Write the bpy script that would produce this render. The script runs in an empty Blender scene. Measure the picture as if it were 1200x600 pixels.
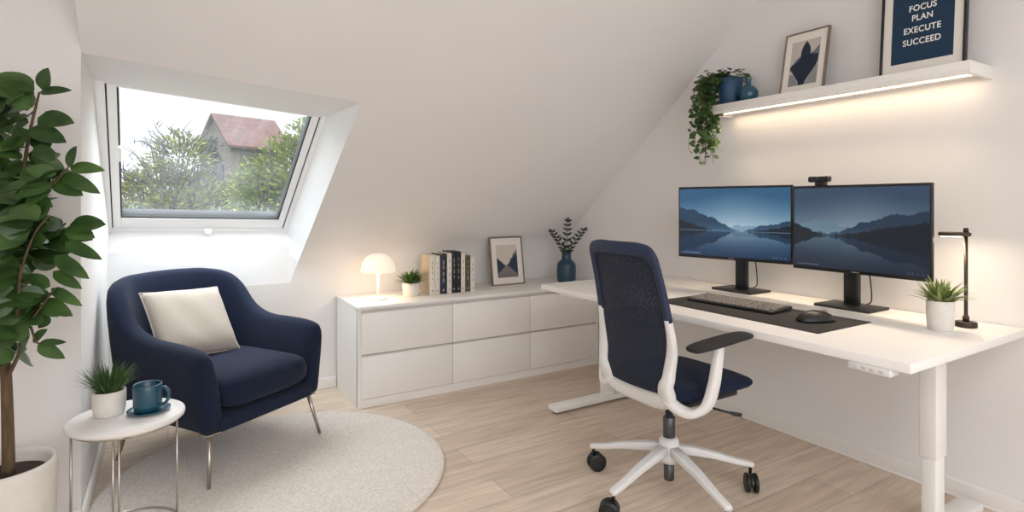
import bpy, bmesh, math, random
from mathutils import Vector, Matrix, Euler

random.seed(7)
C = bpy.context.scene.collection
PI = math.pi
V = Vector

# ------------------------------------------------------------------ colours and materials
def lin(c):
    c = c / 255.0
    return c / 12.92 if c <= 0.04045 else ((c + 0.055) / 1.055) ** 2.4

def rgb(r, g, b):
    return (lin(r), lin(g), lin(b), 1.0)

def new_mat(name):
    m = bpy.data.materials.new(name)
    m.use_nodes = True
    nt = m.node_tree
    return m, nt, nt.nodes['Principled BSDF']

def mat(name, col, rough=0.5, metal=0.0, var=0.0, scale=20.0, bump=0.0, bscale=None, spec=0.5, sheen=0.0, coat=0.0, stretch=None):
    m, nt, p = new_mat(name)
    p.inputs['Base Color'].default_value = col
    p.inputs['Roughness'].default_value = rough
    p.inputs['Metallic'].default_value = metal
    p.inputs['Specular IOR Level'].default_value = spec
    p.inputs['Sheen Weight'].default_value = sheen
    p.inputs['Coat Weight'].default_value = coat
    tc = nt.nodes.new('ShaderNodeTexCoord')
    src = tc.outputs['Object']
    if stretch:
        mp = nt.nodes.new('ShaderNodeMapping')
        mp.inputs['Scale'].default_value = stretch
        nt.links.new(src, mp.inputs['Vector'])
        src = mp.outputs['Vector']
    if var > 0:
        n = nt.nodes.new('ShaderNodeTexNoise')
        n.inputs['Scale'].default_value = scale
        n.inputs['Detail'].default_value = 4
        nt.links.new(src, n.inputs['Vector'])
        r = nt.nodes.new('ShaderNodeValToRGB')
        r.color_ramp.elements[0].position = 0.3
        r.color_ramp.elements[1].position = 0.7
        r.color_ramp.elements[0].color = tuple(c * (1 - var) for c in col[:3]) + (1,)
        r.color_ramp.elements[1].color = tuple(min(1, c * (1 + var)) for c in col[:3]) + (1,)
        nt.links.new(n.outputs['Fac'], r.inputs['Fac'])
        nt.links.new(r.outputs['Color'], p.inputs['Base Color'])
    if bump > 0:
        n2 = nt.nodes.new('ShaderNodeTexNoise')
        n2.inputs['Scale'].default_value = bscale or scale
        n2.inputs['Detail'].default_value = 3
        nt.links.new(src, n2.inputs['Vector'])
        b = nt.nodes.new('ShaderNodeBump')
        b.inputs['Strength'].default_value = bump
        b.inputs['Distance'].default_value = 0.004
        nt.links.new(n2.outputs['Fac'], b.inputs['Height'])
        nt.links.new(b.outputs['Normal'], p.inputs['Normal'])
    return m

def emit(name, col, strength):
    m, nt, p = new_mat(name)
    p.inputs['Base Color'].default_value = col
    p.inputs['Emission Color'].default_value = col
    p.inputs['Emission Strength'].default_value = strength
    return m

def floor_mat():
    m, nt, p = new_mat('oak_planks')
    tc = nt.nodes.new('ShaderNodeTexCoord')
    br = nt.nodes.new('ShaderNodeTexBrick')
    br.offset = 0.37
    br.inputs['Scale'].default_value = 1.0
    br.inputs['Brick Width'].default_value = 1.25
    br.inputs['Row Height'].default_value = 0.185
    br.inputs['Mortar Size'].default_value = 0.0018
    br.inputs['Mortar Smooth'].default_value = 0.4
    br.inputs['Color1'].default_value = rgb(224, 207, 190)
    br.inputs['Color2'].default_value = rgb(207, 189, 171)
    br.inputs['Mortar'].default_value = rgb(172, 158, 144)
    nt.links.new(tc.outputs['Object'], br.inputs['Vector'])
    mp = nt.nodes.new('ShaderNodeMapping')
    mp.inputs['Scale'].default_value = (1.1, 13, 1)
    nt.links.new(tc.outputs['Object'], mp.inputs['Vector'])
    n = nt.nodes.new('ShaderNodeTexNoise')
    n.inputs['Scale'].default_value = 2.6
    n.inputs['Detail'].default_value = 7
    n.inputs['Distortion'].default_value = 0.7
    nt.links.new(mp.outputs['Vector'], n.inputs['Vector'])
    r = nt.nodes.new('ShaderNodeValToRGB')
    r.color_ramp.elements[0].position = 0.32
    r.color_ramp.elements[1].position = 0.68
    r.color_ramp.elements[0].color = (0.80, 0.78, 0.75, 1)
    r.color_ramp.elements[1].color = (1.06, 1.05, 1.04, 1)
    nt.links.new(n.outputs['Fac'], r.inputs['Fac'])
    mx = nt.nodes.new('ShaderNodeMix')
    mx.data_type = 'RGBA'
    mx.blend_type = 'MULTIPLY'
    mx.inputs['Factor'].default_value = 1.0
    nt.links.new(br.outputs['Color'], mx.inputs['A'])
    nt.links.new(r.outputs['Color'], mx.inputs['B'])
    nt.links.new(mx.outputs['Result'], p.inputs['Base Color'])
    p.inputs['Roughness'].default_value = 0.48
    p.inputs['Specular IOR Level'].default_value = 0.35
    b = nt.nodes.new('ShaderNodeBump')
    b.inputs['Strength'].default_value = 0.25
    b.inputs['Distance'].default_value = 0.002
    nt.links.new(br.outputs['Fac'], b.inputs['Height'])
    b.invert = True
    nt.links.new(b.outputs['Normal'], p.inputs['Normal'])
    return m

def glass_mat():
    m = bpy.data.materials.new('window_glass')
    m.use_nodes = True
    nt = m.node_tree
    nt.nodes.clear()
    out = nt.nodes.new('ShaderNodeOutputMaterial')
    tr = nt.nodes.new('ShaderNodeBsdfTransparent')
    tr.inputs['Color'].default_value = (0.96, 0.975, 0.975, 1)
    gl = nt.nodes.new('ShaderNodeBsdfGlossy')
    gl.inputs['Roughness'].default_value = 0.04
    df = nt.nodes.new('ShaderNodeBsdfTranslucent')
    df.inputs['Color'].default_value = rgb(225, 232, 240)
    tc = nt.nodes.new('ShaderNodeTexCoord')
    n = nt.nodes.new('ShaderNodeTexNoise')
    n.inputs['Scale'].default_value = 3.0
    n.inputs['Detail'].default_value = 5
    nt.links.new(tc.outputs['Object'], n.inputs['Vector'])
    r = nt.nodes.new('ShaderNodeMapRange')
    r.inputs['From Min'].default_value = 0.35
    r.inputs['From Max'].default_value = 0.75
    r.inputs['To Min'].default_value = 0.008
    r.inputs['To Max'].default_value = 0.045
    nt.links.new(n.outputs['Fac'], r.inputs['Value'])
    m1 = nt.nodes.new('ShaderNodeMixShader')
    nt.links.new(r.outputs['Result'], m1.inputs['Fac'])
    nt.links.new(tr.outputs[0], m1.inputs[1])
    nt.links.new(df.outputs[0], m1.inputs[2])
    m2 = nt.nodes.new('ShaderNodeMixShader')
    m2.inputs['Fac'].default_value = 0.05
    nt.links.new(m1.outputs[0], m2.inputs[1])
    nt.links.new(gl.outputs[0], m2.inputs[2])
    nt.links.new(m2.outputs[0], out.inputs['Surface'])
    return m

def attr_mat(name, emission=None, rough=0.5):
    m, nt, p = new_mat(name)
    a = nt.nodes.new('ShaderNodeAttribute')
    a.attribute_name = 'Col'
    if emission is None:
        nt.links.new(a.outputs['Color'], p.inputs['Base Color'])
    else:
        p.inputs['Base Color'].default_value = (0.01, 0.01, 0.012, 1)
        nt.links.new(a.outputs['Color'], p.inputs['Emission Color'])
        p.inputs['Emission Strength'].default_value = emission
    p.inputs['Roughness'].default_value = rough
    return m

def mesh_fabric_mat():
    m = bpy.data.materials.new('navy_mesh')
    m.use_nodes = True
    nt = m.node_tree
    p = nt.nodes['Principled BSDF']
    p.inputs['Base Color'].default_value = rgb(20, 28, 48)
    p.inputs['Roughness'].default_value = 0.8
    tc = nt.nodes.new('ShaderNodeTexCoord')
    vo = nt.nodes.new('ShaderNodeTexVoronoi')
    vo.inputs['Scale'].default_value = 260
    nt.links.new(tc.outputs['Object'], vo.inputs['Vector'])
    r = nt.nodes.new('ShaderNodeMapRange')
    r.inputs['From Min'].default_value = 0.1
    r.inputs['From Max'].default_value = 0.3
    r.inputs['To Min'].default_value = 0.7
    r.inputs['To Max'].default_value = 1.0
    nt.links.new(vo.outputs['Distance'], r.inputs['Value'])
    nt.links.new(r.outputs['Result'], p.inputs['Alpha'])
    return m

def leaf_mat(name, dark, light, rough=0.4, trans=0.15):
    m, nt, p = new_mat(name)
    tc = nt.nodes.new('ShaderNodeTexCoord')
    n = nt.nodes.new('ShaderNodeTexNoise')
    n.inputs['Scale'].default_value = 9
    n.inputs['Detail'].default_value = 2
    nt.links.new(tc.outputs['Object'], n.inputs['Vector'])
    r = nt.nodes.new('ShaderNodeValToRGB')
    r.color_ramp.elements[0].position = 0.35
    r.color_ramp.elements[1].position = 0.68
    r.color_ramp.elements[0].color = dark
    r.color_ramp.elements[1].color = light
    nt.links.new(n.outputs['Fac'], r.inputs['Fac'])
    nt.links.new(r.outputs['Color'], p.inputs['Base Color'])
    p.inputs['Roughness'].default_value = rough
    tl = nt.nodes.new('ShaderNodeBsdfTranslucent')
    nt.links.new(r.outputs['Color'], tl.inputs['Color'])
    mx = nt.nodes.new('ShaderNodeMixShader')
    mx.inputs['Fac'].default_value = trans
    out = nt.nodes['Material Output']
    nt.links.new(p.outputs[0], mx.inputs[1])
    nt.links.new(tl.outputs[0], mx.inputs[2])
    nt.links.new(mx.outputs[0], out.inputs['Surface'])
    return m

def brick_mat(name, c1, c2, mortar, scale=1.0, w=0.25, h=0.08):
    m, nt, p = new_mat(name)
    tc = nt.nodes.new('ShaderNodeTexCoord')
    mp = nt.nodes.new('ShaderNodeMapping')
    mp.inputs['Rotation'].default_value = (PI / 2, 0, 0)
    nt.links.new(tc.outputs['Object'], mp.inputs['Vector'])
    br = nt.nodes.new('ShaderNodeTexBrick')
    br.inputs['Scale'].default_value = scale
    br.inputs['Brick Width'].default_value = w
    br.inputs['Row Height'].default_value = h
    br.inputs['Mortar Size'].default_value = 0.012
    br.inputs['Color1'].default_value = c1
    br.inputs['Color2'].default_value = c2
    br.inputs['Mortar'].default_value = mortar
    nt.links.new(mp.outputs['Vector'], br.inputs['Vector'])
    nt.links.new(br.outputs['Color'], p.inputs['Base Color'])
    p.inputs['Roughness'].default_value = 0.9
    return m

M = dict(
    plaster=mat('wall_plaster', rgb(233, 230, 228), 0.85, var=0.012, scale=3, bump=0.05, bscale=120, spec=0.2),
    lining=mat('white_lining', rgb(240, 240, 241), 0.5, var=0.01, scale=5, spec=0.3),
    white_trim=mat('white_trim', rgb(238, 234, 230), 0.45, var=0.01, scale=4),
    floor=floor_mat(),
    white_lac=mat('white_lacquer', rgb(238, 234, 230), 0.48, var=0.008, scale=4),
    shade_button_grey=mat('gap_shade_button_grey', rgb(205, 200, 195), 0.5, var=0.01),  # greyer white: shade painted into the drawer gaps, plain colour on the buttons
    white_plastic=mat('white_plastic', rgb(226, 224, 222), 0.4, var=0.01, scale=10),
    white_metal=mat('white_powder_coat', rgb(235, 232, 228), 0.4, var=0.01, scale=10, bump=0.02, bscale=400),
    pvc=mat('window_frame_white', rgb(251, 252, 252), 0.35, var=0.008),
    gasket=mat('black_gasket', rgb(38, 40, 42), 0.6, var=0.05),
    glass=glass_mat(),
    navy=mat('navy_boucle', rgb(26, 35, 56), 0.92, var=0.22, scale=220, bump=0.6, bscale=260, spec=0.2, sheen=0.06),
    navy2=mat('navy_seat_fabric', rgb(24, 33, 56), 0.9, var=0.15, scale=260, bump=0.4, bscale=300, spec=0.2, sheen=0.04),
    navyframe=mat('navy_frame', rgb(31, 43, 72), 0.6, var=0.1, scale=150, bump=0.2, bscale=300),
    navymesh=mesh_fabric_mat(),
    linen=mat('linen', rgb(192, 181, 170), 0.95, var=0.06, scale=300, bump=0.4, bscale=320, spec=0.1, sheen=0.2),
    steel=mat('brushed_steel', rgb(190, 184, 176), 0.28, 1.0, var=0.04, scale=60, stretch=(1, 1, 30)),
    darksteel=mat('dark_steel', rgb(95, 95, 98), 0.4, 0.8, var=0.05),
    rug=mat('rug_pile', rgb(226, 217, 208), 1.0, var=0.16, scale=95, bump=1.0, bscale=170, spec=0.05, sheen=0.3),
    ceramic=mat('white_stoneware', rgb(226, 220, 213), 0.6, var=0.03, scale=30, bump=0.08, bscale=80),
    tealglaze=mat('teal_glaze', rgb(28, 78, 98), 0.3, var=0.10, scale=40, coat=0.3),
    tealdark=mat('dark_teal_glaze', rgb(24, 60, 80), 0.35, var=0.10, scale=30, coat=0.2),
    bluepot=mat('blue_pot', rgb(40, 72, 104), 0.5, var=0.06, scale=30),
    soil=mat('soil', rgb(58, 42, 32), 1.0, var=0.5, scale=90, bump=1.0, bscale=90),
    bark=mat('bark', rgb(96, 78, 56), 0.9, var=0.25, scale=18, bump=0.7, bscale=25, stretch=(6, 6, 1)),
    twig=mat('twig', rgb(84, 62, 46), 0.9, var=0.2, scale=30),
    ficus=leaf_mat('broad_leaf', rgb(46, 72, 36), rgb(82, 114, 58), 0.36),
    grassleaf=leaf_mat('grass_leaf', rgb(56, 84, 42), rgb(104, 134, 66), 0.5),
    succ=leaf_mat('spiky_leaf', rgb(72, 100, 46), rgb(132, 156, 82), 0.5),
    succ2=leaf_mat('aloe_leaf', rgb(104, 122, 64), rgb(156, 168, 100), 0.45),
    ivy=leaf_mat('ivy_leaf', rgb(40, 66, 34), rgb(78, 108, 50), 0.5),
    sprig=leaf_mat('sprig_leaf', rgb(26, 44, 34), rgb(46, 68, 46), 0.5),
    black=mat('black_plastic', rgb(26, 26, 28), 0.4, var=0.05),
    blackmat=mat('black_matte', rgb(34, 33, 33), 0.75, var=0.06, scale=80),
    padgrey=mat('charcoal_felt', rgb(52, 49, 48), 0.9, var=0.08, scale=200, bump=0.2, bscale=300),
    keycap=mat('keycap', rgb(128, 122, 116), 0.55, var=0.05),
    bronze=mat('bronze_metal', rgb(66, 58, 50), 0.4, 0.7, var=0.08),
    woodframe=mat('grey_wood', rgb(128, 112, 98), 0.6, var=0.12, scale=30),
    paper=mat('paper', rgb(232, 226, 218), 0.9, var=0.01),
    pages=mat('book_pages', rgb(226, 214, 194), 0.95, var=0.05, scale=5, stretch=(1, 120, 1)),
    bookwhite=mat('book_white', rgb(226, 218, 206), 0.6, var=0.03),
    bookcream=mat('book_cream', rgb(224, 204, 176), 0.7, var=0.03),
    bookblack=mat('book_black', rgb(30, 32, 38), 0.5, var=0.05),
    booknavy=mat('book_navy', rgb(32, 40, 58), 0.5, var=0.05),
    bookolive=mat('book_olive', rgb(82, 76, 62), 0.6, var=0.05),
    spine_mark=mat('spine_mark', rgb(150, 146, 140), 0.6, var=0.02),
    pale_mark=mat('pale_mark', rgb(172, 162, 150), 0.6, var=0.02),
    posterblue=mat('poster_blue', rgb(22, 52, 78), 0.8, var=0.03),
    letter=mat('letter_white', rgb(240, 238, 234), 0.8, var=0.01),
    shade=None, led=emit('led_glow', (1.0, 0.86, 0.66, 1), 2.2),
    diffuser=emit('lamp_diffuser', (1.0, 0.85, 0.65, 1), 4.0),
    print=attr_mat('art_print', None, 0.7),
    screenA=attr_mat('screen_picture', 0.92, 0.35),
    screenB=attr_mat('screen_picture_dim', 0.58, 0.35),
    lens=mat('lens', rgb(14, 14, 20), 0.1, var=0.02),
    ground=mat('lawn', rgb(77, 91, 53), 1.0, var=0.2, scale=2),
    housewall=brick_mat('house_brick', rgb(88, 74, 65), rgb(78, 64, 57), rgb(97, 89, 81)),
    roof_tile=brick_mat('roof_tile', rgb(85, 56, 51), rgb(71, 45, 40), rgb(56, 39, 36), 1.0, 0.3, 0.3),
    darkboard=mat('dark_boards', rgb(53, 46, 42), 0.9, var=0.2, scale=4, stretch=(6, 6, 0.3)),
    tree1=leaf_mat('olive_leaf', rgb(76, 78, 14), rgb(124, 122, 40), 0.8, 0.3),
    tree2=leaf_mat('green_leaf', rgb(66, 84, 18), rgb(112, 124, 44), 0.8, 0.3),
    tree3=leaf_mat('conifer_leaf', rgb(24, 36, 22), rgb(42, 54, 32), 0.8, 0.2),
    hedge=leaf_mat('hedge_leaf', rgb(74, 86, 48), rgb(136, 140, 112), 0.8, 0.3),
    outbark=mat('outdoor_bark', rgb(56, 49, 45), 0.9, var=0.2),
)

def shade_mat():
    m, nt, p = new_mat('opal_shade')
    p.inputs['Base Color'].default_value = rgb(250, 238, 220)
    p.inputs['Roughness'].default_value = 0.4
    p.inputs['Emission Color'].default_value = (1.0, 0.86, 0.68, 1)
    p.inputs['Emission Strength'].default_value = 0.45
    return m
M['shade'] = shade_mat()

# ------------------------------------------------------------------ mesh helpers
class MB:
    def __init__(s):
        s.bm = bmesh.new()
        s.mats = []
        s.mi = 0
        s.cols = None

    def use(s, m):
        if m not in s.mats:
            s.mats.append(m)
        s.mi = s.mats.index(m)
        return s

    def face(s, vs, smooth=False):
        try:
            f = s.bm.faces.new(vs)
        except ValueError:
            return None
        f.material_index = s.mi
        f.smooth = smooth
        return f

    def quad(s, pts, smooth=False):
        return s.face([s.bm.verts.new(V(p)) for p in pts], smooth)

    def box(s, lo, hi, bev=0.0, seg=2, rot=None, piv=None, taper=None):
        lo, hi = V(lo), V(hi)
        t = bmesh.new()
        bmesh.ops.create_cube(t, size=1)
        for v in t.verts:
            v.co = V(((lo.x + hi.x) / 2 + v.co.x * (hi.x - lo.x), (lo.y + hi.y) / 2 + v.co.y * (hi.y - lo.y), (lo.z + hi.z) / 2 + v.co.z * (hi.z - lo.z)))
        if taper:
            taper(t)
        if bev > 0:
            bmesh.ops.bevel(t, geom=list(t.edges), offset=bev, segments=seg, profile=0.5, affect='EDGES')
        if rot is not None:
            bmesh.ops.rotate(t, verts=t.verts, cent=V(piv) if piv is not None else (lo + hi) / 2, matrix=rot)
        s.merge(t, bev > 0)
        return s

    def merge(s, t, smooth=False):
        mp = {}
        for v in t.verts:
            mp[v] = s.bm.verts.new(v.co)
        for f in t.faces:
            g = s.face([mp[v] for v in f.verts], smooth)
        t.free()

    def loft(s, rings, closed=True, cap=True, smooth=True, close_path=False):
        R = [[s.bm.verts.new(V(p)) for p in r] for r in rings]
        n = len(R[0])
        pairs = list(zip(R[:-1], R[1:]))
        if close_path:
            pairs.append((R[-1], R[0]))
        for a, b in pairs:
            for i in range(n if closed else n - 1):
                j = (i + 1) % n
                s.face([a[i], a[j], b[j], b[i]], smooth)
        if cap and not close_path and closed:
            s.face(R[0][::-1], smooth)
            s.face(R[-1], smooth)
        return s

    def lathe(s, prof, c=(0, 0, 0), n=40, smooth=True, a0=0, sx=1, sy=1):
        c = V(c)
        rings = []
        for r, z in prof:
            rings.append([c + V((r * sx * math.cos(a0 + 2 * PI * i / n), r * sy * math.sin(a0 + 2 * PI * i / n), z)) for i in range(n)])
        s.loft(rings, True, True, smooth)
        return s

    def tube(s, pts, r, n=10, smooth=True, cap=True):
        pts = [V(p) for p in pts]
        rr = r if isinstance(r, (list, tuple)) else [r] * len(pts)
        rings = []
        prev = None
        for i, p in enumerate(pts):
            d = (pts[min(i + 1, len(pts) - 1)] - pts[max(i - 1, 0)]).normalized()
            if prev is None:
                a = V((0, 0, 1)) if abs(d.z) < 0.9 else V((1, 0, 0))
                u = d.cross(a).normalized()
            else:
                u = (prev - d * prev.dot(d)).normalized()
            prev = u
            w = d.cross(u)
            rings.append([p + (u * math.cos(2 * PI * k / n) + w * math.sin(2 * PI * k / n)) * rr[i] for k in range(n)])
        s.loft(rings, True, cap, smooth)
        return s

    def sweep(s, pts, side, wa, wb, n=12, e=3.0, cap=True):
        """superellipse section swept along pts; side = vector (or list) of the wa axis; wa, wb half sizes (or lists)"""
        pts = [V(p) for p in pts]
        N = len(pts)
        was = wa if isinstance(wa, (list, tuple)) else [wa] * N
        wbs = wb if isinstance(wb, (list, tuple)) else [wb] * N
        rings = []
        for i, p in enumerate(pts):
            d = (pts[min(i + 1, N - 1)] - pts[max(i - 1, 0)]).normalized()
            sd = V(side[i]) if isinstance(side, list) else V(side)
            u = (sd - d * sd.dot(d)).normalized()
            w = d.cross(u)
            ring = []
            for k in range(n):
                a = 2 * PI * (k + 0.5) / n
                ca, sa = math.cos(a), math.sin(a)
                ring.append(p + u * was[i] * math.copysign(abs(ca) ** (2 / e), ca) + w * wbs[i] * math.copysign(abs(sa) ** (2 / e), sa))
            rings.append(ring)
        s.loft(rings, True, cap, True)
        return s

    def leaf(s, base, d, nrm, L, W, droop=0.15, seg=5, fold=0.18, sharp=0.9):
        base, d = V(base), V(d).normalized()
        nrm = V(nrm)
        nrm = nrm - d * nrm.dot(d)
        if nrm.length < 1e-4:
            nrm = d.orthogonal()
        nrm.normalize()
        sd = d.cross(nrm)
        prev = None
        for i in range(seg + 1):
            t = i / seg
            w = W * 0.5 * math.sin(PI * min(1, t ** 0.75)) ** sharp if 0 < t < 1 else 0.0006
            p = base + d * (L * t) - nrm * (droop * L * t * t)
            row = [s.bm.verts.new(p + sd * w + nrm * fold * w), s.bm.verts.new(p), s.bm.verts.new(p - sd * w + nrm * fold * w)]
            if prev:
                s.face([prev[0], prev[1], row[1], row[0]], True)
                s.face([prev[1], prev[2], row[2], row[1]], True)
            prev = row
        return s

    def build(s, name, m=None, parent=None, subsurf=0, loc=None, rot=None, recalc=True, bevel=0):
        if recalc:
            bmesh.ops.recalc_face_normals(s.bm, faces=s.bm.faces)
        me = bpy.data.meshes.new(name)
        s.bm.to_mesh(me)
        s.bm.free()
        for k in (s.mats or [m]):
            me.materials.append(k)
        o = bpy.data.objects.new(name, me)
        C.objects.link(o)
        if parent is not None:
            o.parent = parent
        if loc is not None:
            o.location = loc
        if rot is not None:
            o.rotation_euler = rot
        if bevel:
            md = o.modifiers.new('bevel', 'BEVEL')
            md.width = bevel
            md.segments = 2
            md.limit_method = 'ANGLE'
            md.harden_normals = False
        if subsurf:
            md = o.modifiers.new('sub', 'SUBSURF')
            md.levels = subsurf
            md.render_levels = subsurf
        return o

def thing(name, label, cat, loc=(0, 0, 0), rz=0.0, group=None, rot=None):
    o = bpy.data.objects.new(name, None)
    o.empty_display_size = 0.1
    C.objects.link(o)
    o.location = loc
    o.rotation_euler = rot if rot else (0, 0, rz)
    o['label'] = label
    o['category'] = cat
    if group:
        o['group'] = group
    return o

def tag(o, label, cat, group=None, kind=None):
    o['label'] = label
    o['category'] = cat
    if group:
        o['group'] = group
    if kind:
        o['kind'] = kind
    return o

def struct(o, label=None, cat=None):
    o['kind'] = 'structure'
    if label:
        o['label'] = label
        o['category'] = cat
    return o

def smoothstep(a, b, x):
    t = max(0, min(1, (x - a) / (b - a)))
    return t * t * (3 - 2 * t)

def spline(pts, n=8):
    """Catmull-Rom through pts"""
    P = [V(p) for p in pts]
    P = [P[0] * 2 - P[1]] + P + [P[-1] * 2 - P[-2]]
    out = []
    for i in range(1, len(P) - 2):
        for k in range(n):
            t = k / n
            a, b, c, d = P[i - 1], P[i], P[i + 1], P[i + 2]
            out.append(0.5 * ((2 * b) + (c - a) * t + (2 * a - 5 * b + 4 * c - d) * t * t + (3 * b - a - 3 * c + d) * t ** 3))
    out.append(P[-2])
    return out

# ------------------------------------------------------------------ ROOM
XR, XL, XA = 2.87, -0.287, -1.9      # right wall, recess side by the window, far left wall
YK, YA, YB = 3.90, 2.72, -2.2        # knee wall, left wall beside the plant, rear wall
ZC = 2.45

m = MB(); m.box((XA - .1, YB - .1, -.1), (XR + .1, YK + .1, 0))
struct(m.build('floor', M['floor']), 'pale greige oak plank floor', 'floor')
m = MB(); m.box((XR, YB - .1, 0), (XR + .1, YK + .1, ZC + .1))
struct(m.build('wall_right', M['plaster']), 'off-white gable wall behind the desk', 'wall')

rows = [(2.83, 1.756, .833), (3.1, 1.54, .8111), (3.387, 1.3104, .7878), (3.6, 1.14, .7704), (3.7985, .9812, .7543), (3.821, .961, .7516),
        (3.8412, .9384, .7475), (3.8587, .9137, .742), (3.8733, .8872, .7351), (3.8849, .8592, .727), (3.8932, .8301, .7177), (3.8983, .8002, .7074), (3.9, .77, .6961)]
YTL, ZTL = 2.734, 4.02 - .8 * 2.734
YC = (4.02 - ZC) / .8
m = MB()
b = m.bm
def rv(x, y, z): return b.verts.new((x, y, z))
a1, a2 = rv(XL, YC, ZC), rv(XR, YC, ZC)
left = [rv(x, y, z) for y, z, x in rows]
right = [rv(XR, y, z) for y, z, x in rows]
mid = rv(.833, YC, ZC)
tl = rv(XL, YTL, ZTL)
m.face([a1, mid, left[0], tl], True)
m.face([mid, a2, right[0], left[0]], True)
for i in range(len(rows) - 1):
    m.face([left[i], right[i], right[i + 1], left[i + 1]], True)
# flat upper ceiling and the upright cheek where the slope ends above the plant
c = [rv(XA, YB, ZC), rv(XR, YB, ZC), rv(XR, YC, ZC), rv(.833, YC, ZC), rv(XL, YC, ZC), rv(XL, YA, ZC), rv(XA, YA, ZC)]
m.face(c)
m.face([rv(XL, YC, ZC), rv(XL, YA, ZC), rv(XL, YA, 4.02 - .8 * YA)])
struct(m.build('ceiling', M['plaster'], recalc=False), 'off-white sloping attic ceiling', 'ceiling')

# knee wall with the notch under the skylight
m = MB(); b = m.bm
pts = [(XL, 0), (XR, 0), (XR, .77), (.6961, .77), (.6812, .731), (XL, .731)]
f0 = [b.verts.new((x, YK, z)) for x, z in pts]
f1 = [b.verts.new((x, YK + .1, z)) for x, z in pts]
m.face(f0)
m.face(f1[::-1])
for i in range(len(pts)):
    j = (i + 1) % len(pts)
    m.face([f0[i], f0[j], f1[j], f1[i]])
struct(m.build('wall_back', M['plaster']), 'low knee wall under the slope', 'wall')

# left: wall beside the plant and the return at the window
m = MB(); m.box((XA - .1, YA, 0), (XL - .1, YA + .1, ZC)); m.box((XL - .1, YA, 1.86), (XL, YA + .1, ZC))
# return face continuing beyond the slope as the window's left reveal
b = m.bm
prof = [(YA, 0), (YK + .1, 0), (YK + .1, 1.0), (4.03, 1.12), (3.08, 1.86), (YA, 1.86)]
f0 = [b.verts.new((XL, y, z)) for y, z in prof]
f1 = [b.verts.new((XL - .1, y, z)) for y, z in prof]
m.face(f0); m.face(f1[::-1])
for i in range(len(prof)):
    j = (i + 1) % len(prof)
    m.face([f0[i], f0[j], f1[j], f1[i]])
struct(m.build('wall_left', M['plaster']), 'off-white wall behind the tall plant', 'wall')
m = MB(); m.box((XA - .1, YB - .1, 0), (XA, YA, ZC))
struct(m.build('wall_side', M['plaster']), 'off-white side wall', 'wall')
# rear wall with a broad unseen opening, added to let fill light in
m = MB()
m.box((XA, YB - .1, 0), (XR, YB, .6)); m.box((XA, YB - .1, 2.2), (XR, YB, ZC))
m.box((XA, YB - .1, .6), (-1.5, YB, 2.2)); m.box((2.4, YB - .1, .6), (XR, YB, 2.2))
struct(m.build('wall_rear', M['plaster']), 'off-white rear wall', 'wall')

# baseboards
m = MB(); m.box((XR - .014, YB, 0), (XR, 3.39, .075), .004)
m.box((XR - .018, YB, 0), (XR, 3.39, .012), .003)
struct(m.build('baseboard_right', M['white_trim']), 'white baseboard under the desk', 'baseboard')
m = MB(); m.box((XL, YK - .014, 0), (.975, YK, .075), .004)
struct(m.build('baseboard_back', M['white_trim']), 'white baseboard behind the armchair', 'baseboard')
m = MB(); m.box((XL, YA - .012, 0), (XL + .014, YK - .014, .075), .004); m.box((XA, YA - .014, 0), (XL, YA, .075), .004)
struct(m.build('baseboard_left', M['white_trim']), 'white baseboard behind the plant', 'baseboard')

# ------------------------------------------------------------------ SKYLIGHT
nrm = V((0, .8, 1)).normalized()     # outward normal of the slope
FBL, FBR, FTL, FTR = V((-.290, 3.967, 1.093)), V((.666, 3.999, 1.068)), V((-.257, 3.10, 1.787)), V((.734, 3.184, 1.72))
up = V((0, -1, .8)).normalized()
m = MB(); b = m.bm
def strip(A, B):
    vs = [b.verts.new(V(p)) for p in A]; ws = [b.verts.new(V(p)) for p in B]
    for i in range(len(A) - 1):
        m.face([vs[i], vs[i + 1], ws[i + 1], ws[i]])
ro = [(x, y, z) for y, z, x in rows] + [(.6812, 3.90, .731)]
def lerp(p, q, t): return V(p) * (1 - t) + V(q) * t
PR = V((.677, 3.915, .967))
ri = []
for (x, y, z) in ro:
    t = (1.756 - z) / (1.756 - .9)
    if t <= 0.97:
        ri.append(lerp(FTR, FBR, t))
    elif z > .85:
        ri.append(lerp(FBR, PR, min(1, (t - .97) / .12)))
    else:
        ri.append(lerp(PR, (.6812, 3.902, .731), min(1, (.86 - z) / .13)))
strip(ro, ri)
# head reveal
strip([(XL, YTL, ZTL), (.833, 2.83, 1.756)], [FTL, FTR])
m.face([b.verts.new(p) for p in ((XL, YTL, ZTL), FTL, (XL - .01, 3.06, 1.80))])
strip([(XL - .01, 3.06, 1.80), (XL - .01, 3.967, 1.095)], [FTL, FBL])
# apron panel and sloped sill
strip([(-.288, 3.902, .731), (.6812, 3.902, .731)], [(-.288, 3.915, .968), PR])
strip([(-.288, 3.915, .968), PR], [FBL, FBR])
struct(m.build('trim_1', M['lining']), 'white lining of the skylight recess', 'trim')

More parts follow.
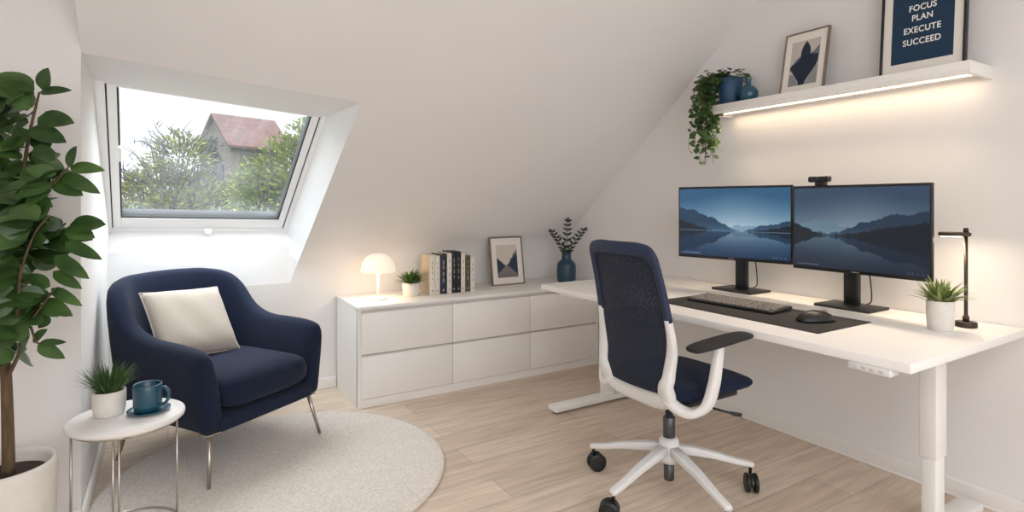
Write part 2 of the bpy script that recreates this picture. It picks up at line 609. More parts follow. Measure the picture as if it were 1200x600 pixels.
win = struct(thing('window_1', 'white roof skylight with a view of a house and trees', 'window', (0, 0, 0)))
ext = .07
TL2, TR2 = FTL + up * ext, FTR + up * ext
def wp(s, t, dn=0.0):
    a = FBL.lerp(FBR, s); c2 = TL2.lerp(TR2, s)
    return a.lerp(c2, t) + nrm * dn
def wbar(m, s0, s1, t0, t1, d0, d1):
    vs = []
    for dn in (d0, d1):
        for s_, t_ in ((s0, t0), (s1, t0), (s1, t1), (s0, t1)):
            vs.append(m.bm.verts.new(wp(s_, t_, dn)))
    for q in ((0, 1, 2, 3), (7, 6, 5, 4), (0, 4, 5, 1), (1, 5, 6, 2), (2, 6, 7, 3), (3, 7, 4, 0)):
        m.face([vs[i] for i in q])
m = MB()
wbar(m, -.02, .016, -.02, 1.03, -.012, .07); wbar(m, .984, 1.02, -.02, 1.03, -.012, .07)
wbar(m, .016, .984, -.02, .02, -.008, .07); wbar(m, .016, .984, .975, 1.03, -.008, .07)
m.build('frame', M['pvc'], win, bevel=.003)
m = MB()
wbar(m, .022, .060, .024, .97, .0, .06); wbar(m, .938, .978, .024, .97, .0, .06)
wbar(m, .060, .938, .024, .098, .0, .06); wbar(m, .060, .938, .93, .97, .0, .06)
m.build('sash', M['pvc'], win, bevel=.004)
m = MB()
wbar(m, .016, .022, .02, .975, .004, .05); wbar(m, .978, .984, .02, .975, .004, .05)
wbar(m, .060, .0665, .098, .93, .006, .064); wbar(m, .931, .938, .098, .93, .006, .064)
wbar(m, .0665, .931, .098, .107, .006, .064)
m.build('gasket', M['gasket'], win)
m = MB(); wbar(m, .064, .934, .102, .94, .026, .032)
pane = m.build('glass_pane', M['glass'], win)
m = MB(); wbar(m, .50, .545, .004, .03, -.03, -.008)
wbar(m, .51, .535, .012, .028, -.045, -.03)
m.build('handle', M['pvc'], win, bevel=.003)
m = MB(); wbar(m, .055, .073, .51, .60, -.008, .012)
m.build('hinge', M['pvc'], win, bevel=.003)

# ------------------------------------------------------------------ OUTSIDE
def cam(l, d, z):   # metres right of / ahead of where the photographer stands
    return V((.5212 * d + .8534 * l, .8534 * d - .5212 * l, z))
GZ = -3.0
m = MB(); m.quad([(-60, 4.3, GZ), (60, 4.3, GZ), (60, 110, GZ), (-60, 110, GZ)])
struct(m.build('ground', M['ground']), 'lawn outside the skylight', 'ground')

hc = cam(-14.98, 30, 0)
g2 = (cam(-.8, .6, 0)).normalized(); s2 = (cam(.6, .8, 0)).normalized()
house = thing('house', 'brick house with a red tiled gable roof outside the skylight', 'house', (hc.x, hc.y, GZ))
ze, zr = 4.34 - GZ, 6.0 - GZ
def hp(g, s, z): return g2 * g + s2 * s + V((0, 0, z))
m = MB()
m.quad([hp(0, 0, 0), hp(3.4, 0, 0), hp(3.4, 0, ze), hp(1.7, 0, zr), hp(0, 0, ze)])
m.quad([hp(0, 3.3, 0), hp(3.4, 3.3, 0), hp(3.4, 3.3, ze), hp(1.7, 3.3, zr), hp(0, 3.3, ze)])
m.quad([hp(0, 0, 0), hp(0, 3.3, 0), hp(0, 3.3, ze), hp(0, 0, ze)])
m.quad([hp(3.4, 0, 0), hp(3.4, 3.3, 0), hp(3.4, 3.3, ze), hp(3.4, 0, ze)])
m.build('wall', M['housewall'], house)
m = MB()
for sgn in (0, 1):
    e, r_ = (-.2, 1.7) if not sgn else (3.6, 1.7)
    top = [hp(e, -.25, ze - .15), hp(e, 3.5, ze - .15), hp(r_, 3.5, zr + .06), hp(r_, -.25, zr + .06)]
    va = [m.bm.verts.new(p) for p in top]; vb = [m.bm.verts.new(p + V((0, 0, .14))) for p in top]
    m.face(va); m.face(vb[::-1])
    for i in range(4):
        m.face([va[i], va[(i + 1) % 4], vb[(i + 1) % 4], vb[i]])
m.build('roof', M['roof_tile'], house)
m = MB()
q = [hp(-.04, .5, ze - 2.6), hp(-.04, 3.1, ze - 2.6), hp(-.04, 3.1, ze - .25), hp(-.04, .5, ze - .25)]
va = [m.bm.verts.new(p) for p in q]; vb = [m.bm.verts.new(p + g2 * .04) for p in q]
m.face(va); m.face(vb[::-1])
for i in range(4):
    m.face([va[i], va[(i + 1) % 4], vb[(i + 1) % 4], vb[i]])
m.build('boarding', M['darkboard'], house)
m = MB()
q = [hp(.75, -.05, ze - 2.6), hp(1.15, -.05, ze - 2.6), hp(1.15, -.05, ze - 1.0), hp(.75, -.05, ze - 1.0)]
va = [m.bm.verts.new(p) for p in q]; vb = [m.bm.verts.new(p + s2 * .05) for p in q]
m.face(va); m.face(vb[::-1])
for i in range(4):
    m.face([va[i], va[(i + 1) % 4], vb[(i + 1) % 4], vb[i]])
m.build('window', M['gasket'], house)

def out_tree(name, label, l, d, blobs, n, leafm, ls, seed, twigs=0, cat='tree'):
    rnd = random.Random(seed)
    base = cam(l, d, GZ)
    t = thing(name, label, cat, base)
    mf = MB(); mt = MB()
    ztop = max(bz for _, _, bz, _ in blobs)
    mt.tube(spline([(0, 0, 0), (.1, .05, (ztop - GZ) * .4), (-.05, .1, (ztop - GZ) * .9)], 5), [.16 - .011 * i for i in range(11)], 7)
    tot = sum(r ** 2 for *_, r in blobs)
    for (bl, bd, bz, r) in blobs:
        c0 = cam(bl - l, bd - d, bz - GZ)
        for k in range(int(n * r * r / tot)):
            while True:
                q = V((rnd.uniform(-1, 1), rnd.uniform(-1, 1), rnd.uniform(-1, 1)))
                if .2 < q.length < 1: break
            q = q * (.75 + .25 * rnd.random())
            p = c0 + q * r
            dr = (q.normalized() + V((rnd.uniform(-.8, .8), rnd.uniform(-.8, .8), rnd.uniform(-.3, .8)))).normalized()
            mf.leaf(p, dr, V((rnd.uniform(-1, 1), rnd.uniform(-1, 1), 1)), ls * rnd.uniform(.7, 1.3), ls * .5, .1, 2)
        for k in range(7):
            q = V((rnd.uniform(-1, 1), rnd.uniform(-1, 1), rnd.uniform(-.2, 1))).normalized()
            s_ = V((0, 0, max(.5, (bz - GZ) * .5)))
            mt.tube([s_, s_.lerp(c0 + q * r, .5) + V((0, 0, .1)), c0 + q * r * .95], [.05, .03, .012], 5)
    for k in range(twigs):
        bl, bd, bz, r = blobs[k % len(blobs)]
        c0 = cam(bl - l, bd - d, bz - GZ)
        q = V((rnd.uniform(-1, 1), rnd.uniform(-.6, .6), rnd.uniform(.15, 1.1))).normalized()
        p0 = c0 + q * r * .5
        p2 = c0 + q * r * rnd.uniform(1.1, 1.7)
        p1 = p0.lerp(p2, .5) + V((rnd.uniform(-.2, .2), rnd.uniform(-.2, .2), rnd.uniform(0, .2)))
        mt.tube([p0, p1, p2], [.022, .013, .005], 4)
        for j in range(3):
            a = p0.lerp(p2, rnd.uniform(.3, .9))
            mt.tube([a, a + V((rnd.uniform(-.4, .4), rnd.uniform(-.3, .3), rnd.uniform(.05, .5))) * r * .5], [.011, .004], 4)
    mt.build('trunk', M['outbark'], t)
    mf.build('foliage', leafm, t, recalc=False)
    return t
out_tree('tree', 'olive green tree with bare twigs left of the brick house', -8.6, 14,
         [(-8.7, 14, 1.5, .9), (-8.2, 14, 2.3, .75), (-9.4, 14.3, 1.4, .7), (-7.8, 14, 1.3, .8), (-8.0, 13.6, .9, .9), (-9.2, 13.8, .8, .7)], 5200, M['tree1'], .15, 3, 90)
out_tree('tree', 'light green bushy tree right of the brick house', -5.2, 12.5,
         [(-5.6, 12.5, 1.5, .75), (-5.0, 12.5, 2.1, .7), (-4.4, 12.6, 2.5, .75), (-4.6, 12.2, 1.5, .8), (-5.3, 12.3, 1.0, .8)], 4800, M['tree2'], .14, 5, 0)
out_tree('tree', 'dark slim conifer against the left edge of the house', -9.4, 17.5,
         [(-9.4, 17.5, 1.2, .45), (-9.4, 17.5, 1.9, .4), (-9.38, 17.5, 2.6, .3), (-9.35, 17.5, 3.1, .18), (-9.4, 17.5, .4, .5)], 2400, M['tree3'], .13, 8, 0)
out_tree('hedge', 'pale flowering hedge below the skylight view', -7, 10.5,
         [(-8.0 + .62 * i, 10.5 + .1 * (i % 2), .55 + .12 * math.sin(i * 1.7), .62) for i in range(8)], 5200, M['hedge'], .10, 11, 0, 'hedge')

# ------------------------------------------------------------------ LOW CABINET
cx0, cx1, cy0, cy1, ch = .98, 2.855, 3.39, 3.885, .62
cab = thing('sideboard', 'long low white sideboard with six flat drawers under the slope', 'sideboard', (cx0, cy0, 0))
Lc, Dc = cx1 - cx0, cy1 - cy0
m = MB()
m.box((0, .02, .05), (Lc, Dc, ch - .02)); m.box((0, 0, 0), (.02, .03, ch - .02)); m.box((Lc - .02, 0, 0), (Lc, .03, ch - .02)); m.box((0, .02, 0), (.02, Dc, .05)); m.box((Lc - .02, .02, 0), (Lc, Dc, .05))
m.build('carcass', M['white_lac'], cab)
m = MB(); m.box((-.004, -.004, ch - .02), (Lc + .004, Dc + .01, ch), .003)
m.build('top', M['white_lac'], cab)
m = MB(); m.box((.02, .008, 0), (Lc - .02, .05, .05))
m.build('plinth', M['white_lac'], cab)
cw = (Lc - .04) / 3
for r_, (z0, z1) in enumerate(((.054, .312), (.326, .578))):
    for k in range(3):
        m = MB(); m.box((.02 + k * cw + .0015, .001, z0), (.02 + (k + 1) * cw - .0015, .0195, z1), .0015)
        dr = m.build('drawer', M['white_lac'], cab)
        m = MB(); m.box((.02 + k * cw + .003, .006, z1 + .001), (.02 + (k + 1) * cw - .003, .0195, z1 + .009))  # strip filling the handle gap, its shade put into the colour
        m.build('finger_pull', M['shade_button_grey'], dr)

# table lamp
lx, ly = 1.172, 3.60
t = thing('table_lamp', 'small white mushroom table lamp glowing on the sideboard', 'lamp', (lx, ly, ch))
m = MB(); m.lathe([(0, 0), (.056, 0), (.06, .004), (.06, .012), (.054, .016), (0, .017)], n=36)
m.build('base', M['white_metal'], t)
m = MB(); m.lathe([(0, .015), (.0085, .015), (.008, .06), (.009, .12), (.012, .165), (.012, .21), (0, .212)], n=20)
m.build('stem', M['white_metal'], t)
m = MB()
outer = [(.112 * math.cos(a) ** .8, .185 + .115 * math.sin(a)) for a in [i * PI / 2 / 12 for i in range(12)]] + [(0, .302)]
inner = [(0, .297)] + [(r_ * .96, z_ - .004) for r_, z_ in outer[-2::-1]]
m.lathe([(.108, .181)] + outer, n=40)
m.build('lamp_shade', M['shade'], t)
m = MB(); m.lathe([(0, .301), (.012, .301), (.012, .306), (.006, .309), (0, .309)], n=16)
m.build('cap', M['white_metal'], t)

def leaf_plant(name, label, loc, pr, ph, leafm, potm, n, L, W, spread, seed, rib=False, grass=False, droop=.25, cat='plant'):
    rnd = random.Random(seed)
    t = thing(name, label, cat, loc)
    m = MB()
    prof = [(0, .0), (pr * .84, 0), (pr * .90, .004), (pr * .97, ph * .3), (pr, ph * .7), (pr * .99, ph * .985), (pr * .96, ph), (pr * .9, ph * .985), (pr * .89, ph * .86), (0, ph * .86)]
    N = 64 if rib else 40
    rings = []
    for r_, z_ in prof:
        rings.append([V((r_ * (1 + (.012 if rib and i % 2 and 0 < z_ < ph * .99 else 0)) * math.cos(2 * PI * i / N), r_ * (1 + (.012 if rib and i % 2 and 0 < z_ < ph * .99 else 0)) * math.sin(2 * PI * i / N), z_)) for i in range(N)])
    m.loft(rings)
    m.build('pot', potm, t)
    m = MB(); m.lathe([(0, ph * .84), (pr * .885, ph * .84), (pr * .87, ph * .9), (pr * .4, ph * .93), (0, ph * .94)], n=30)
    m.build('soil', M['soil'], t)
    m = MB()
    for k in range(n):
        a = rnd.uniform(0, 2 * PI)
        rr = pr * .65 * math.sqrt(rnd.random())
        el = math.radians(rnd.uniform(*spread))
        d = V((math.cos(a) * math.cos(el), math.sin(a) * math.cos(el), math.sin(el)))
        p = V((math.cos(a) * rr, math.sin(a) * rr, ph * .9))
        m.leaf(p, d, V((-d.x * d.z, -d.y * d.z, 1 - d.z * d.z + .01)), L * rnd.uniform(.65, 1.12), W * rnd.uniform(.8, 1.2), droop * rnd.uniform(.4, 1.5), 6 if grass else 5, .25, .7)
    m.build('foliage', leafm, t, recalc=False)
    return t
leaf_plant('potted_plant', 'small spiky green plant in a white pot between lamp and books', (1.414, 3.635, ch), .060, .090, M['succ'], M['ceramic'], 170, .094, .013, (22, 88), 21)

# books: (x0, x1, height, depth, material, label)
books = [(1.528, 1.570, .272, .150, 'bookwhite', 'cream-covered white book at the lamp end of the row'),
         (1.571, 1.605, .266, .150, 'bookwhite', 'white book between a cream-covered book and a thick black book'),
         (1.606, 1.658, .276, .155, 'booknavy', 'thick dark navy book third from the plant end of the row'),
         (1.659, 1.695, .280, .150, 'bookwhite', 'white book standing between the dark navy and tall black books'),
         (1.696, 1.731, .290, .160, 'bookblack', 'tall black book beside a white book near the row centre'),
         (1.732, 1.766, .288, .158, 'bookblack', 'black book pressed against another black book, with white book after it'),
         (1.767, 1.800, .272, .150, 'bookwhite', 'white book between a tall black book and an olive book'),
         (1.801, 1.841, .258, .150, 'bookolive', 'dark olive-brown book near the picture frame end'),
         (1.842, 1.876, .240, .145, 'bookwhite', 'shortest white book at the picture frame end')]
for i, (x0, x1, h, d, mm, lab) in enumerate(books):
    w = x1 - x0
    t = thing('book', lab, 'book', ((x0 + x1) / 2, 3.585, ch), 0, 'books on the sideboard')
    m = MB()
    m.box((-w / 2, 0, 0), (-w / 2 + .003, d, h), .001); m.box((w / 2 - .003, 0, 0), (w / 2, d, h), .001)
    m.box((-w / 2, 0, 0), (w / 2, .004, h), .0015)
    if i == 0:
        m.use(M['bookwhite'])
        m.bm.faces.ensure_lookup_table()
    m.build('cover', M[mm], t)
    if i == 0:
        m = MB(); m.box((-w / 2 - .0012, .004, .002), (-w / 2, d - .002, h - .002))
        m.build('front_cover', M['bookcream'], t)
    m = MB(); m.box((-w / 2 + .003, .004, .004), (w / 2 - .003, d - .004, h - .005))
    m.build('pages', M['pages'], t)
    pm = M['spine_mark'] if mm != 'bookwhite' else M['pale_mark']
    rb = random.Random(i + 50)
    zz = h * .84
    while zz > h * .34:
        hh = rb.uniform(.010, .030)
        m = MB(); m.box((-w * .09, -.0008, zz - hh), (w * .09, .0002, zz)); m.build('spine_print', pm, t)
        zz -= hh + rb.uniform(.006, .03)
    m = MB(); m.box((-w * .14, -.0008, h * .07), (w * .14, .0002, h * .07 + .014)); m.build('spine_emblem', pm, t)

# ---- framed prints
def frame_thing(name, label, loc, rot, w, h, fw, fd, framem, mat_w, art_w, art_h, art_z, artf, res=60):
    """local: x along width, z up, front faces -y"""
    t = thing(name, label, 'picture frame', loc, rot=rot)
    m = MB()
    m.box((-w / 2, 0, 0), (-w / 2 + fw, fd, h), .0015); m.box((w / 2 - fw, 0, 0), (w / 2, fd, h), .0015)
    m.box((-w / 2 + fw, 0, 0), (w / 2 - fw, fd, fw), .0015); m.box((-w / 2 + fw, 0, h - fw), (w / 2 - fw, fd, h), .0015)
    m.box((-w / 2 + fw, fd * .75, fw), (w / 2 - fw, fd * .95, h - fw))
    m.build('frame', framem, t)
    m = MB(); m.box((-w / 2 + fw, fd * .35, fw), (w / 2 - fw, fd * .7, h - fw))
    m.build('mat', M['paper'], t)
    if artf:
        art_grid('print', t, art_w, art_h, (0, fd * .35 - .0008, art_z), artf, M['print'], res)
    return t

def art_grid(name, parent, w, h, c, fn, material, res, d=None):
    nx = res; ny = max(2, int(res * h / w))
    me = bpy.data.meshes.new(name)
    vs = []; fs = []; cols = []
    for j in range(ny + 1):
        for i in range(nx + 1):
            u, v = i / nx, j / ny
            vs.append((c[0] + (u - .5) * w, c[1], c[2] + (v - .5) * h))
            cols.append(fn(u, v))
    for j in range(ny):
        for i in range(nx):
            a = j * (nx + 1) + i
            fs.append((a, a + 1, a + nx + 2, a + nx + 1))
    me.from_pydata(vs, [], fs)
    at = me.color_attributes.new('Col', 'FLOAT_COLOR', 'POINT')
    for i, cc in enumerate(cols):
        at.data[i].color = (lin(cc[0]), lin(cc[1]), lin(cc[2]), 1)
    me.materials.append(material)
    o = bpy.data.objects.new(name, me)
    C.objects.link(o)
    o.parent = parent
    return o

def mixc(a, b, t):
    t = max(0, min(1, t))
    return tuple(x * (1 - t) + y * t for x, y in zip(a, b))

def art_valley(u, v):
    sky = (206, 196, 186)
    if v < .30 + .0:
        pass
    lf = .62 - .50 * u * 1.15 if u < .5 else .33
    ridge_l = .62 - .62 * u
    ridge_r = .34 + .75 * (u - .45) if u > .45 else 0
    ground = .42 - 1.1 * abs(u - .47)
    c = sky
    if u > .5 and v < .34 + .9 * (u - .5) ** .8 * 1.0 + .02 * math.sin(u * 40):
        c = (98, 112, 122)
    if v < ridge_l or v < ridge_r:
        c = (38, 54, 70)
    if v < .40 - .62 * abs(u - .47) and v < .40:
        c = (122, 116, 116)
    if v < .12 and abs(u - .47) < .7:
        c = mixc(c, (110, 106, 106), .6)
    return c
frame_thing('picture_frame', 'grey wood framed valley print leaning at the back of the sideboard', (2.243, 3.712, ch), (-.155, 0, 0.0), .292, .372, .010, .016, M['woodframe'], 0, .184, .252, .184, art_valley, 80)

# teal vase with sprigs
vx, vy = 2.69, 3.58
t = thing('vase', 'dark teal ribbed bottle vase in the corner of the sideboard', 'vase', (vx, vy, ch))
m = MB()
prof = [(0, 0), (.052, 0), (.063, .006), (.071, .022), (.074, .06), (.075, .11), (.073, .140), (.066, .160), (.052, .175), (.040, .184), (.036, .196), (.035, .225), (.038, .236), (.033, .237), (.029, .225), (.029, .19), (0, .17)]
N = 72
m.loft([[V((r_ * (1 + (.018 if i % 3 == 0 and .012 < z_ < .17 else 0)) * math.cos(2 * PI * i / N), r_ * (1 + (.018 if i % 3 == 0 and .012 < z_ < .17 else 0)) * math.sin(2 * PI * i / N), z_)) for i in range(N)] for r_, z_ in prof])
m.build('body', M['tealdark'], t)
rn = random.Random(4)
for (dx, dz, lab) in ((-.125, .17, 'leafy sprig leaning towards the picture frame'), (.0, .255, 'tallest leafy sprig upright in the middle of the vase'), (.125, .185, 'leafy sprig leaning towards the desk wall')):
    t = thing('leafy_sprig', 'dark ' + lab, 'sprig', (vx, vy, ch + .178), 0, 'sprigs in the teal vase')
    ex = V((.8534 * dx, -.5212 * dx - .02, dz + .05))
    st = spline([(dx * .04, 0, 0), (dx * .1, 0, .06), ex * .55 + V((0, 0, .03)), ex], 6)
    m = MB(); m.tube(st, [.0028] * len(st), 6); m.build('stem', M['twig'], t)
    m = MB()
    side = V((.8534, -.5212, 0))
    for i, p in enumerate(st):
        k = i / (len(st) - 1)
        tangent = (st[min(len(st) - 1, i + 1)] - st[max(0, i - 1)]).normalized()
        if i < 5 or i % 2: continue
        for sg in (-1, 1):
            d = (tangent * .55 + side * sg * .9 + V((rn.uniform(-.15, .15), rn.uniform(-.25, .25), .05))).normalized()
            m.leaf(p, d, V((-.45, -.75, .4)), .062 * (1 - .40 * k), .023 * (1 - .15 * k), .08, 4)
    m.leaf(st[-1], tangent, V((-.5, -.8, .2)), .04, .022, .05, 4)
    m.build('leaves', M['sprig'], t, recalc=False)

# ------------------------------------------------------------------ DESK
ZD = .76
dx0, dx1, dy0, dy1 = 1.925, 2.862, .828, 2.82
desk = thing('desk', 'long white height-adjustable desk along the gable wall', 'desk', (dx0, dy0, 0))
W_, L_ = dx1 - dx0, dy1 - dy0
m = MB(); m.box((0, 0, ZD - .032), (W_, L_, ZD), .004)
m.build('desktop', M['white_lac'], desk)
for (lx0, ly0) in ((.485, .125), (.405, 1.875)):
    m = MB()
    m.box((lx0, ly0, .30), (lx0 + .085, ly0 + .058, ZD - .045), .004)
    m.box((lx0 + .006, ly0 + .005, .035), (lx0 + .079, ly0 + .053, .31), .003)
    lg = m.build('leg', M['white_metal'], desk)
    m = MB(); m.box((.02, ly0 - .012, .012), (W_ - .07, ly0 + .070, .045), .006)
    m.build('foot', M['white_metal'], lg)
    for xx in (.05, W_ - .10):
        m = MB()
        m.lathe([(0, 0), (.02, 0), (.02, .013), (0, .013)], (xx, ly0 + .029, 0), 16)
        m.build('glide', M['black'], lg)
    m = MB(); m.box((.10, ly0 + .004, ZD - .075), (W_ - .10, ly0 + .054, ZD - .032), .003)
    m.build('bracket', M['white_metal'], lg)
m = MB(); m.box((.47, .15, ZD - .072), (.53, 1.9, ZD - .034), .003)
m.build('crossbar', M['white_metal'], desk)
m = MB(); m.box((-.005, .055, ZD - .056), (.05, .185, ZD - .032), .004)
cp = m.build('control_panel', M['white_plastic'], desk)
m = MB()
for k in range(4):
    m.box((-.0065, .075 + k * .026, ZD - .049), (-.0045, .089 + k * .026, ZD - .039), .001)
m.build('button', M['shade_button_grey'], cp)
m = MB(); m.box((.02, 1.60, ZD - .05), (.07, 1.78, ZD - .032), .005)
m.build('cable_box', M['white_plastic'], desk)

# desk mat, keyboard, mouse
m = MB(); m.box((2.075, 1.20, ZD), (2.455, 2.03, ZD + .004), .0018)
tag(m.build('desk_mat', M['padgrey']), 'charcoal felt desk mat under the keyboard and mouse', 'desk mat')
kb = thing('keyboard', 'full-size dark keyboard lying on the charcoal desk mat', 'keyboard', (2.305, 1.725, ZD + .004), math.radians(3))
m = MB(); m.box((-.082, -.225, .0), (.082, .225, .014), .004, rot=Matrix.Rotation(math.radians(-3), 3, 'Y'), piv=(-.082, 0, 0)); m.build('case', M['black'], kb)
m = MB()
tl_ = math.radians(-3)
for r_ in range(6):
    xx = -.070 + r_ * .0245
    yy = .213
    keys = [1.6] + [1] * 12 + [1.7] if r_ else [1.3, 1.3, 1.3, 5.4, 1.3, 1.3, 1.3, 1.3]
    for k in keys + [.3] + [1] * 3 + [.3] + [1] * 4:
        wd = k * .0188
        if k >= 1:
            z0 = .0155 + (xx + .082) * .052
            m.box((xx - .0092, yy - wd + .0022, z0 - .004), (xx + .0092, yy - .0022, z0 + .005), .0016, 1)
        yy -= wd
        if yy < -.215: break
m.build('keys', M['keycap'], kb)
ms = thing('mouse', 'dark computer mouse on the near end of the desk mat', 'mouse', (2.272, 1.325, ZD + .004), math.radians(-20))
ms.scale = (1.4, 1.4, 1.3)
m = MB()
rings = []
for i in range(11):
    t_ = i / 10
    x = -.058 + .116 * t_
    hw = .034 * (math.sin(PI * (.06 + .88 * t_)) ** .45)
    hh = .037 * math.sin(PI * (.08 + .84 * t_ ** .85)) ** .6
    rings.append([V((x, hw * math.cos(a) * (1 if math.sin(a) >= 0 else .98), max(.0, hh * math.sin(a)))) for a in [k * PI / 9 for k in range(10)]] + [V((x, -hw * .6, 0)), V((x, hw * .6, 0))])
m.loft(rings)
m.build('shell', M['black'], ms, subsurf=1)
m = MB(); m.box((.018, -.004, .024), (.036, .004, .036), .003); m.build('wheel', M['keycap'], ms)

# ---- monitors
def ridge(u, pts):
    for (a, h0), (b_, h1) in zip(pts[:-1], pts[1:]):
        if a <= u <= b_:
            t = (u - a) / (b_ - a)
            return h0 + (h1 - h0) * (t * t * (3 - 2 * t) * .5 + t * .5) + .006 * math.sin(u * 61) + .004 * math.sin(u * 143 + 1)
    return 0
def screen_fn(far, midr, near_l, near_r, shore, top, hor, low):
    def fn(u, v):
        gl = math.exp(-((u - .55) / .33) ** 2)
        def sky(vv):
            k = (vv - shore) / (1 - shore)
            return mixc(mixc(hor, (232, 240, 244), gl * .55), top, k ** .75 * 1.05 + .25 * (1 - gl) * k)
        def land(vv):
            h = vv
            c = sky(vv)
            if h < ridge(u, far): c = mixc((120, 152, 172), (150, 178, 194), (.1 - (h - shore)) * 5)
            if h < ridge(u, midr): c = mixc((34, 62, 88), (74, 110, 138), (shore + .12 - h) * 5)
            if h < max(ridge(u, near_l), ridge(u, near_r)): c = (14, 28, 42)
            return c
        if v >= shore:
            return land(v)
        mv = shore + (shore - v) * 1.0
        c = land(mv)
        k = (shore - v) / shore
        c = mixc(c, low, .30 + .5 * k)
        if shore - v < .008: c = mixc(c, (170, 195, 210), .45)
        # taskbar icons
        if .028 < v < .040 and ((.03 < u < .22 and int(u * 130) % 3 != 0) or (.86 < u < .97 and int(u * 130) % 4 == 0)):
            c = mixc(c, (220, 226, 230), .6)
        return c
    return fn
scrL = screen_fn([(0, .4), (.5, .44), (.56, .47), (.62, .455), (.7, .47), (.78, .44), (1, .42)],
                 [(0, .72), (.08, .69), (.16, .685), (.22, .62), (.29, .585), (.33, .57), (.44, .47), (.54, .39), (.62, .385), (.68, .42), (.76, .47), (.84, .48), (1, .545)],
                 [(0, .53), (.1, .49), (.22, .43), (.33, .385), (.34, 0), (1, 0)], [(0, 0), (.62, 0), (.63, .385), (.75, .40), (.86, .43), (1, .48)],
                 .385, (46, 92, 128), (160, 190, 205), (10, 36, 66))
scrR = screen_fn([(0, .5), (.06, .56), (.14, .57), (.18, .60), (.24, .57), (.3, .575), (.4, .52), (1, .5)],
                 [(0, .50), (.1, .47), (.2, .45), (.28, .43), (.36, .45), (.46, .51), (.55, .58), (.64, .60), (.72, .66), (.79, .69), (.86, .665), (.93, .70), (1, .73)],
                 [(0, .55), (.08, .51), (.17, .45), (.24, .415), (.25, 0), (1, 0)], [(0, 0), (.33, 0), (.34, .415), (.5, .45), (.7, .52), (.85, .56), (1, .60)],
                 .41, (58, 86, 116), (150, 172, 190), (14, 30, 50))
def monitor(label, p0, p1, z0, z1, scr, smat, base, base_rz):
    """p0 = far lower corner, p1 = near lower corner (plan) of the front plane"""
    p0, p1 = V((p0[0], p0[1], 0)), V((p1[0], p1[1], 0))
    w = (p1 - p0).length; h = z1 - z0
    rz = math.atan2(p1.y - p0.y, p1.x - p0.x)
    mid_ = (p0 + p1) / 2
    t = thing('monitor', label, 'monitor', (mid_.x, mid_.y, ZD), rz, 'monitors on the desk')
    zb, zt = z0 - ZD, z1 - ZD
    m = MB(); m.box((-w / 2, 0, zb), (w / 2, .018, zt), .003); m.box((-w * .36, .015, zb + .05), (w * .36, .045, zt - .07), .012)
    m.build('housing', M['black'], t)
    bz = .008
    art_grid('screen', t, w - 2 * bz, h - bz - .020, (0, -.0012, zb + .016 + (h - bz - .020) / 2), scr, smat, 150)
    m = MB()
    for k in range(5):
        m.box((-.016 + k * .0065, -.0012, zb + .006), (-.0115 + k * .0065, .0003, zb + .0105))
    m.build('logo', M['spine_mark'], t)
    # stand in local coordinates
    R = Matrix.Rotation(-rz, 4, 'Z')
    bl = R @ (V((base[0], base[1], 0)) - mid_)
    m = MB(); m.box((bl.x - .032, bl.y - .02, .008), (bl.x + .032, bl.y + .014, zb + .16), .004)
    m.box((bl.x - .045, .03, zb + .10), (bl.x + .045, max(bl.y + .01, .06), zb + .20), .004)
    m.build('stand', M['black'], t)
    m = MB(); m.box((bl.x - .125, bl.y - .105, 0), (bl.x + .125, bl.y + .075, .013), .003, rot=Matrix.Rotation(base_rz - rz, 3, 'Z'), piv=(bl.x, bl.y, 0))
    m.build('base', M['black'], t)
    m = MB(); m.tube(spline([(bl.x + .03, bl.y + .016, zb + .10), (bl.x + .055, bl.y + .03, zb + .02), (bl.x + .07, bl.y + .03, .05), (bl.x + .05, bl.y + .03, .016)], 6), .003, 6)
    m.build('cable', M['black'], t)
    return t
monitor('dark monitor farther from the desk lamp, brighter lake wallpaper', (2.525, 2.283), (2.655, 1.667), .942, 1.342, scrL, M['screenA'], (2.745, 2.02), -PI / 2)
monitor('dark monitor with a webcam on top, nearer the desk lamp', (2.625, 1.645), (2.607, 1.046), .932, 1.333, scrR, M['screenB'], (2.745, 1.425), -PI / 2)

wc = thing('webcam', 'black webcam clipped on the top edge of the monitor', 'webcam', (2.622, 1.512, 1.333), -PI / 2 - .03)
m = MB(); m.box((-.052, -.012, .016), (.052, .016, .044), .008, 3); m.build('housing', M['black'], wc)
m = MB(); m.box((-.02, -.006, .0), (.02, .034, .018), .003); m.box((-.02, .028, -.03), (.02, .034, .01), .002); m.build('clip', M['black'], wc)
m = MB(); m.lathe([(0, 0), (.010, 0), (.010, .003), (.007, .004), (0, .002)], n=20)
m.build('lens', M['lens'], wc, loc=(0, -.012, .030), rot=(PI / 2, 0, 0))

# pot plant and lamp on the desk
leaf_plant('potted_plant', 'spiky pale green plant in a ribbed white pot on the desk', (2.552, .997, ZD), .0455, .114, M['succ2'], M['ceramic'], 100, .095, .013, (30, 89), 33, rib=True)
dl = thing('desk_lamp', 'slim dark bronze desk lamp behind the potted plant', 'lamp', (2.70, .968, ZD))
m = MB(); m.lathe([(0, 0), (.036, 0), (.037, .003), (.037, .018), (.035, .021), (0, .021)], n=36); m.build('base', M['bronze'], dl)
m = MB(); m.tube([(0, 0, .02), (0, 0, .05), (0, 0, .375)], [.0075, .0065, .0065], 12); m.lathe([(0, .02), (.011, .02), (.011, .04), (.0075, .045), (0, .045)], n=16); m.build('pole', M['bronze'], dl)
hd = V((-.40, .92, 0)).normalized()
m = MB(); m.sweep([hd * -.016 + V((0, 0, .366)), hd * -.010 + V((0, 0, .366)), hd * .082 + V((0, 0, .366)), hd * .088 + V((0, 0, .366))], (0, 0, 1), [.006, .0085, .0085, .006], [.015, .019, .019, .015], 16, 4)
m.build('lamp_head', M['bronze'], dl)
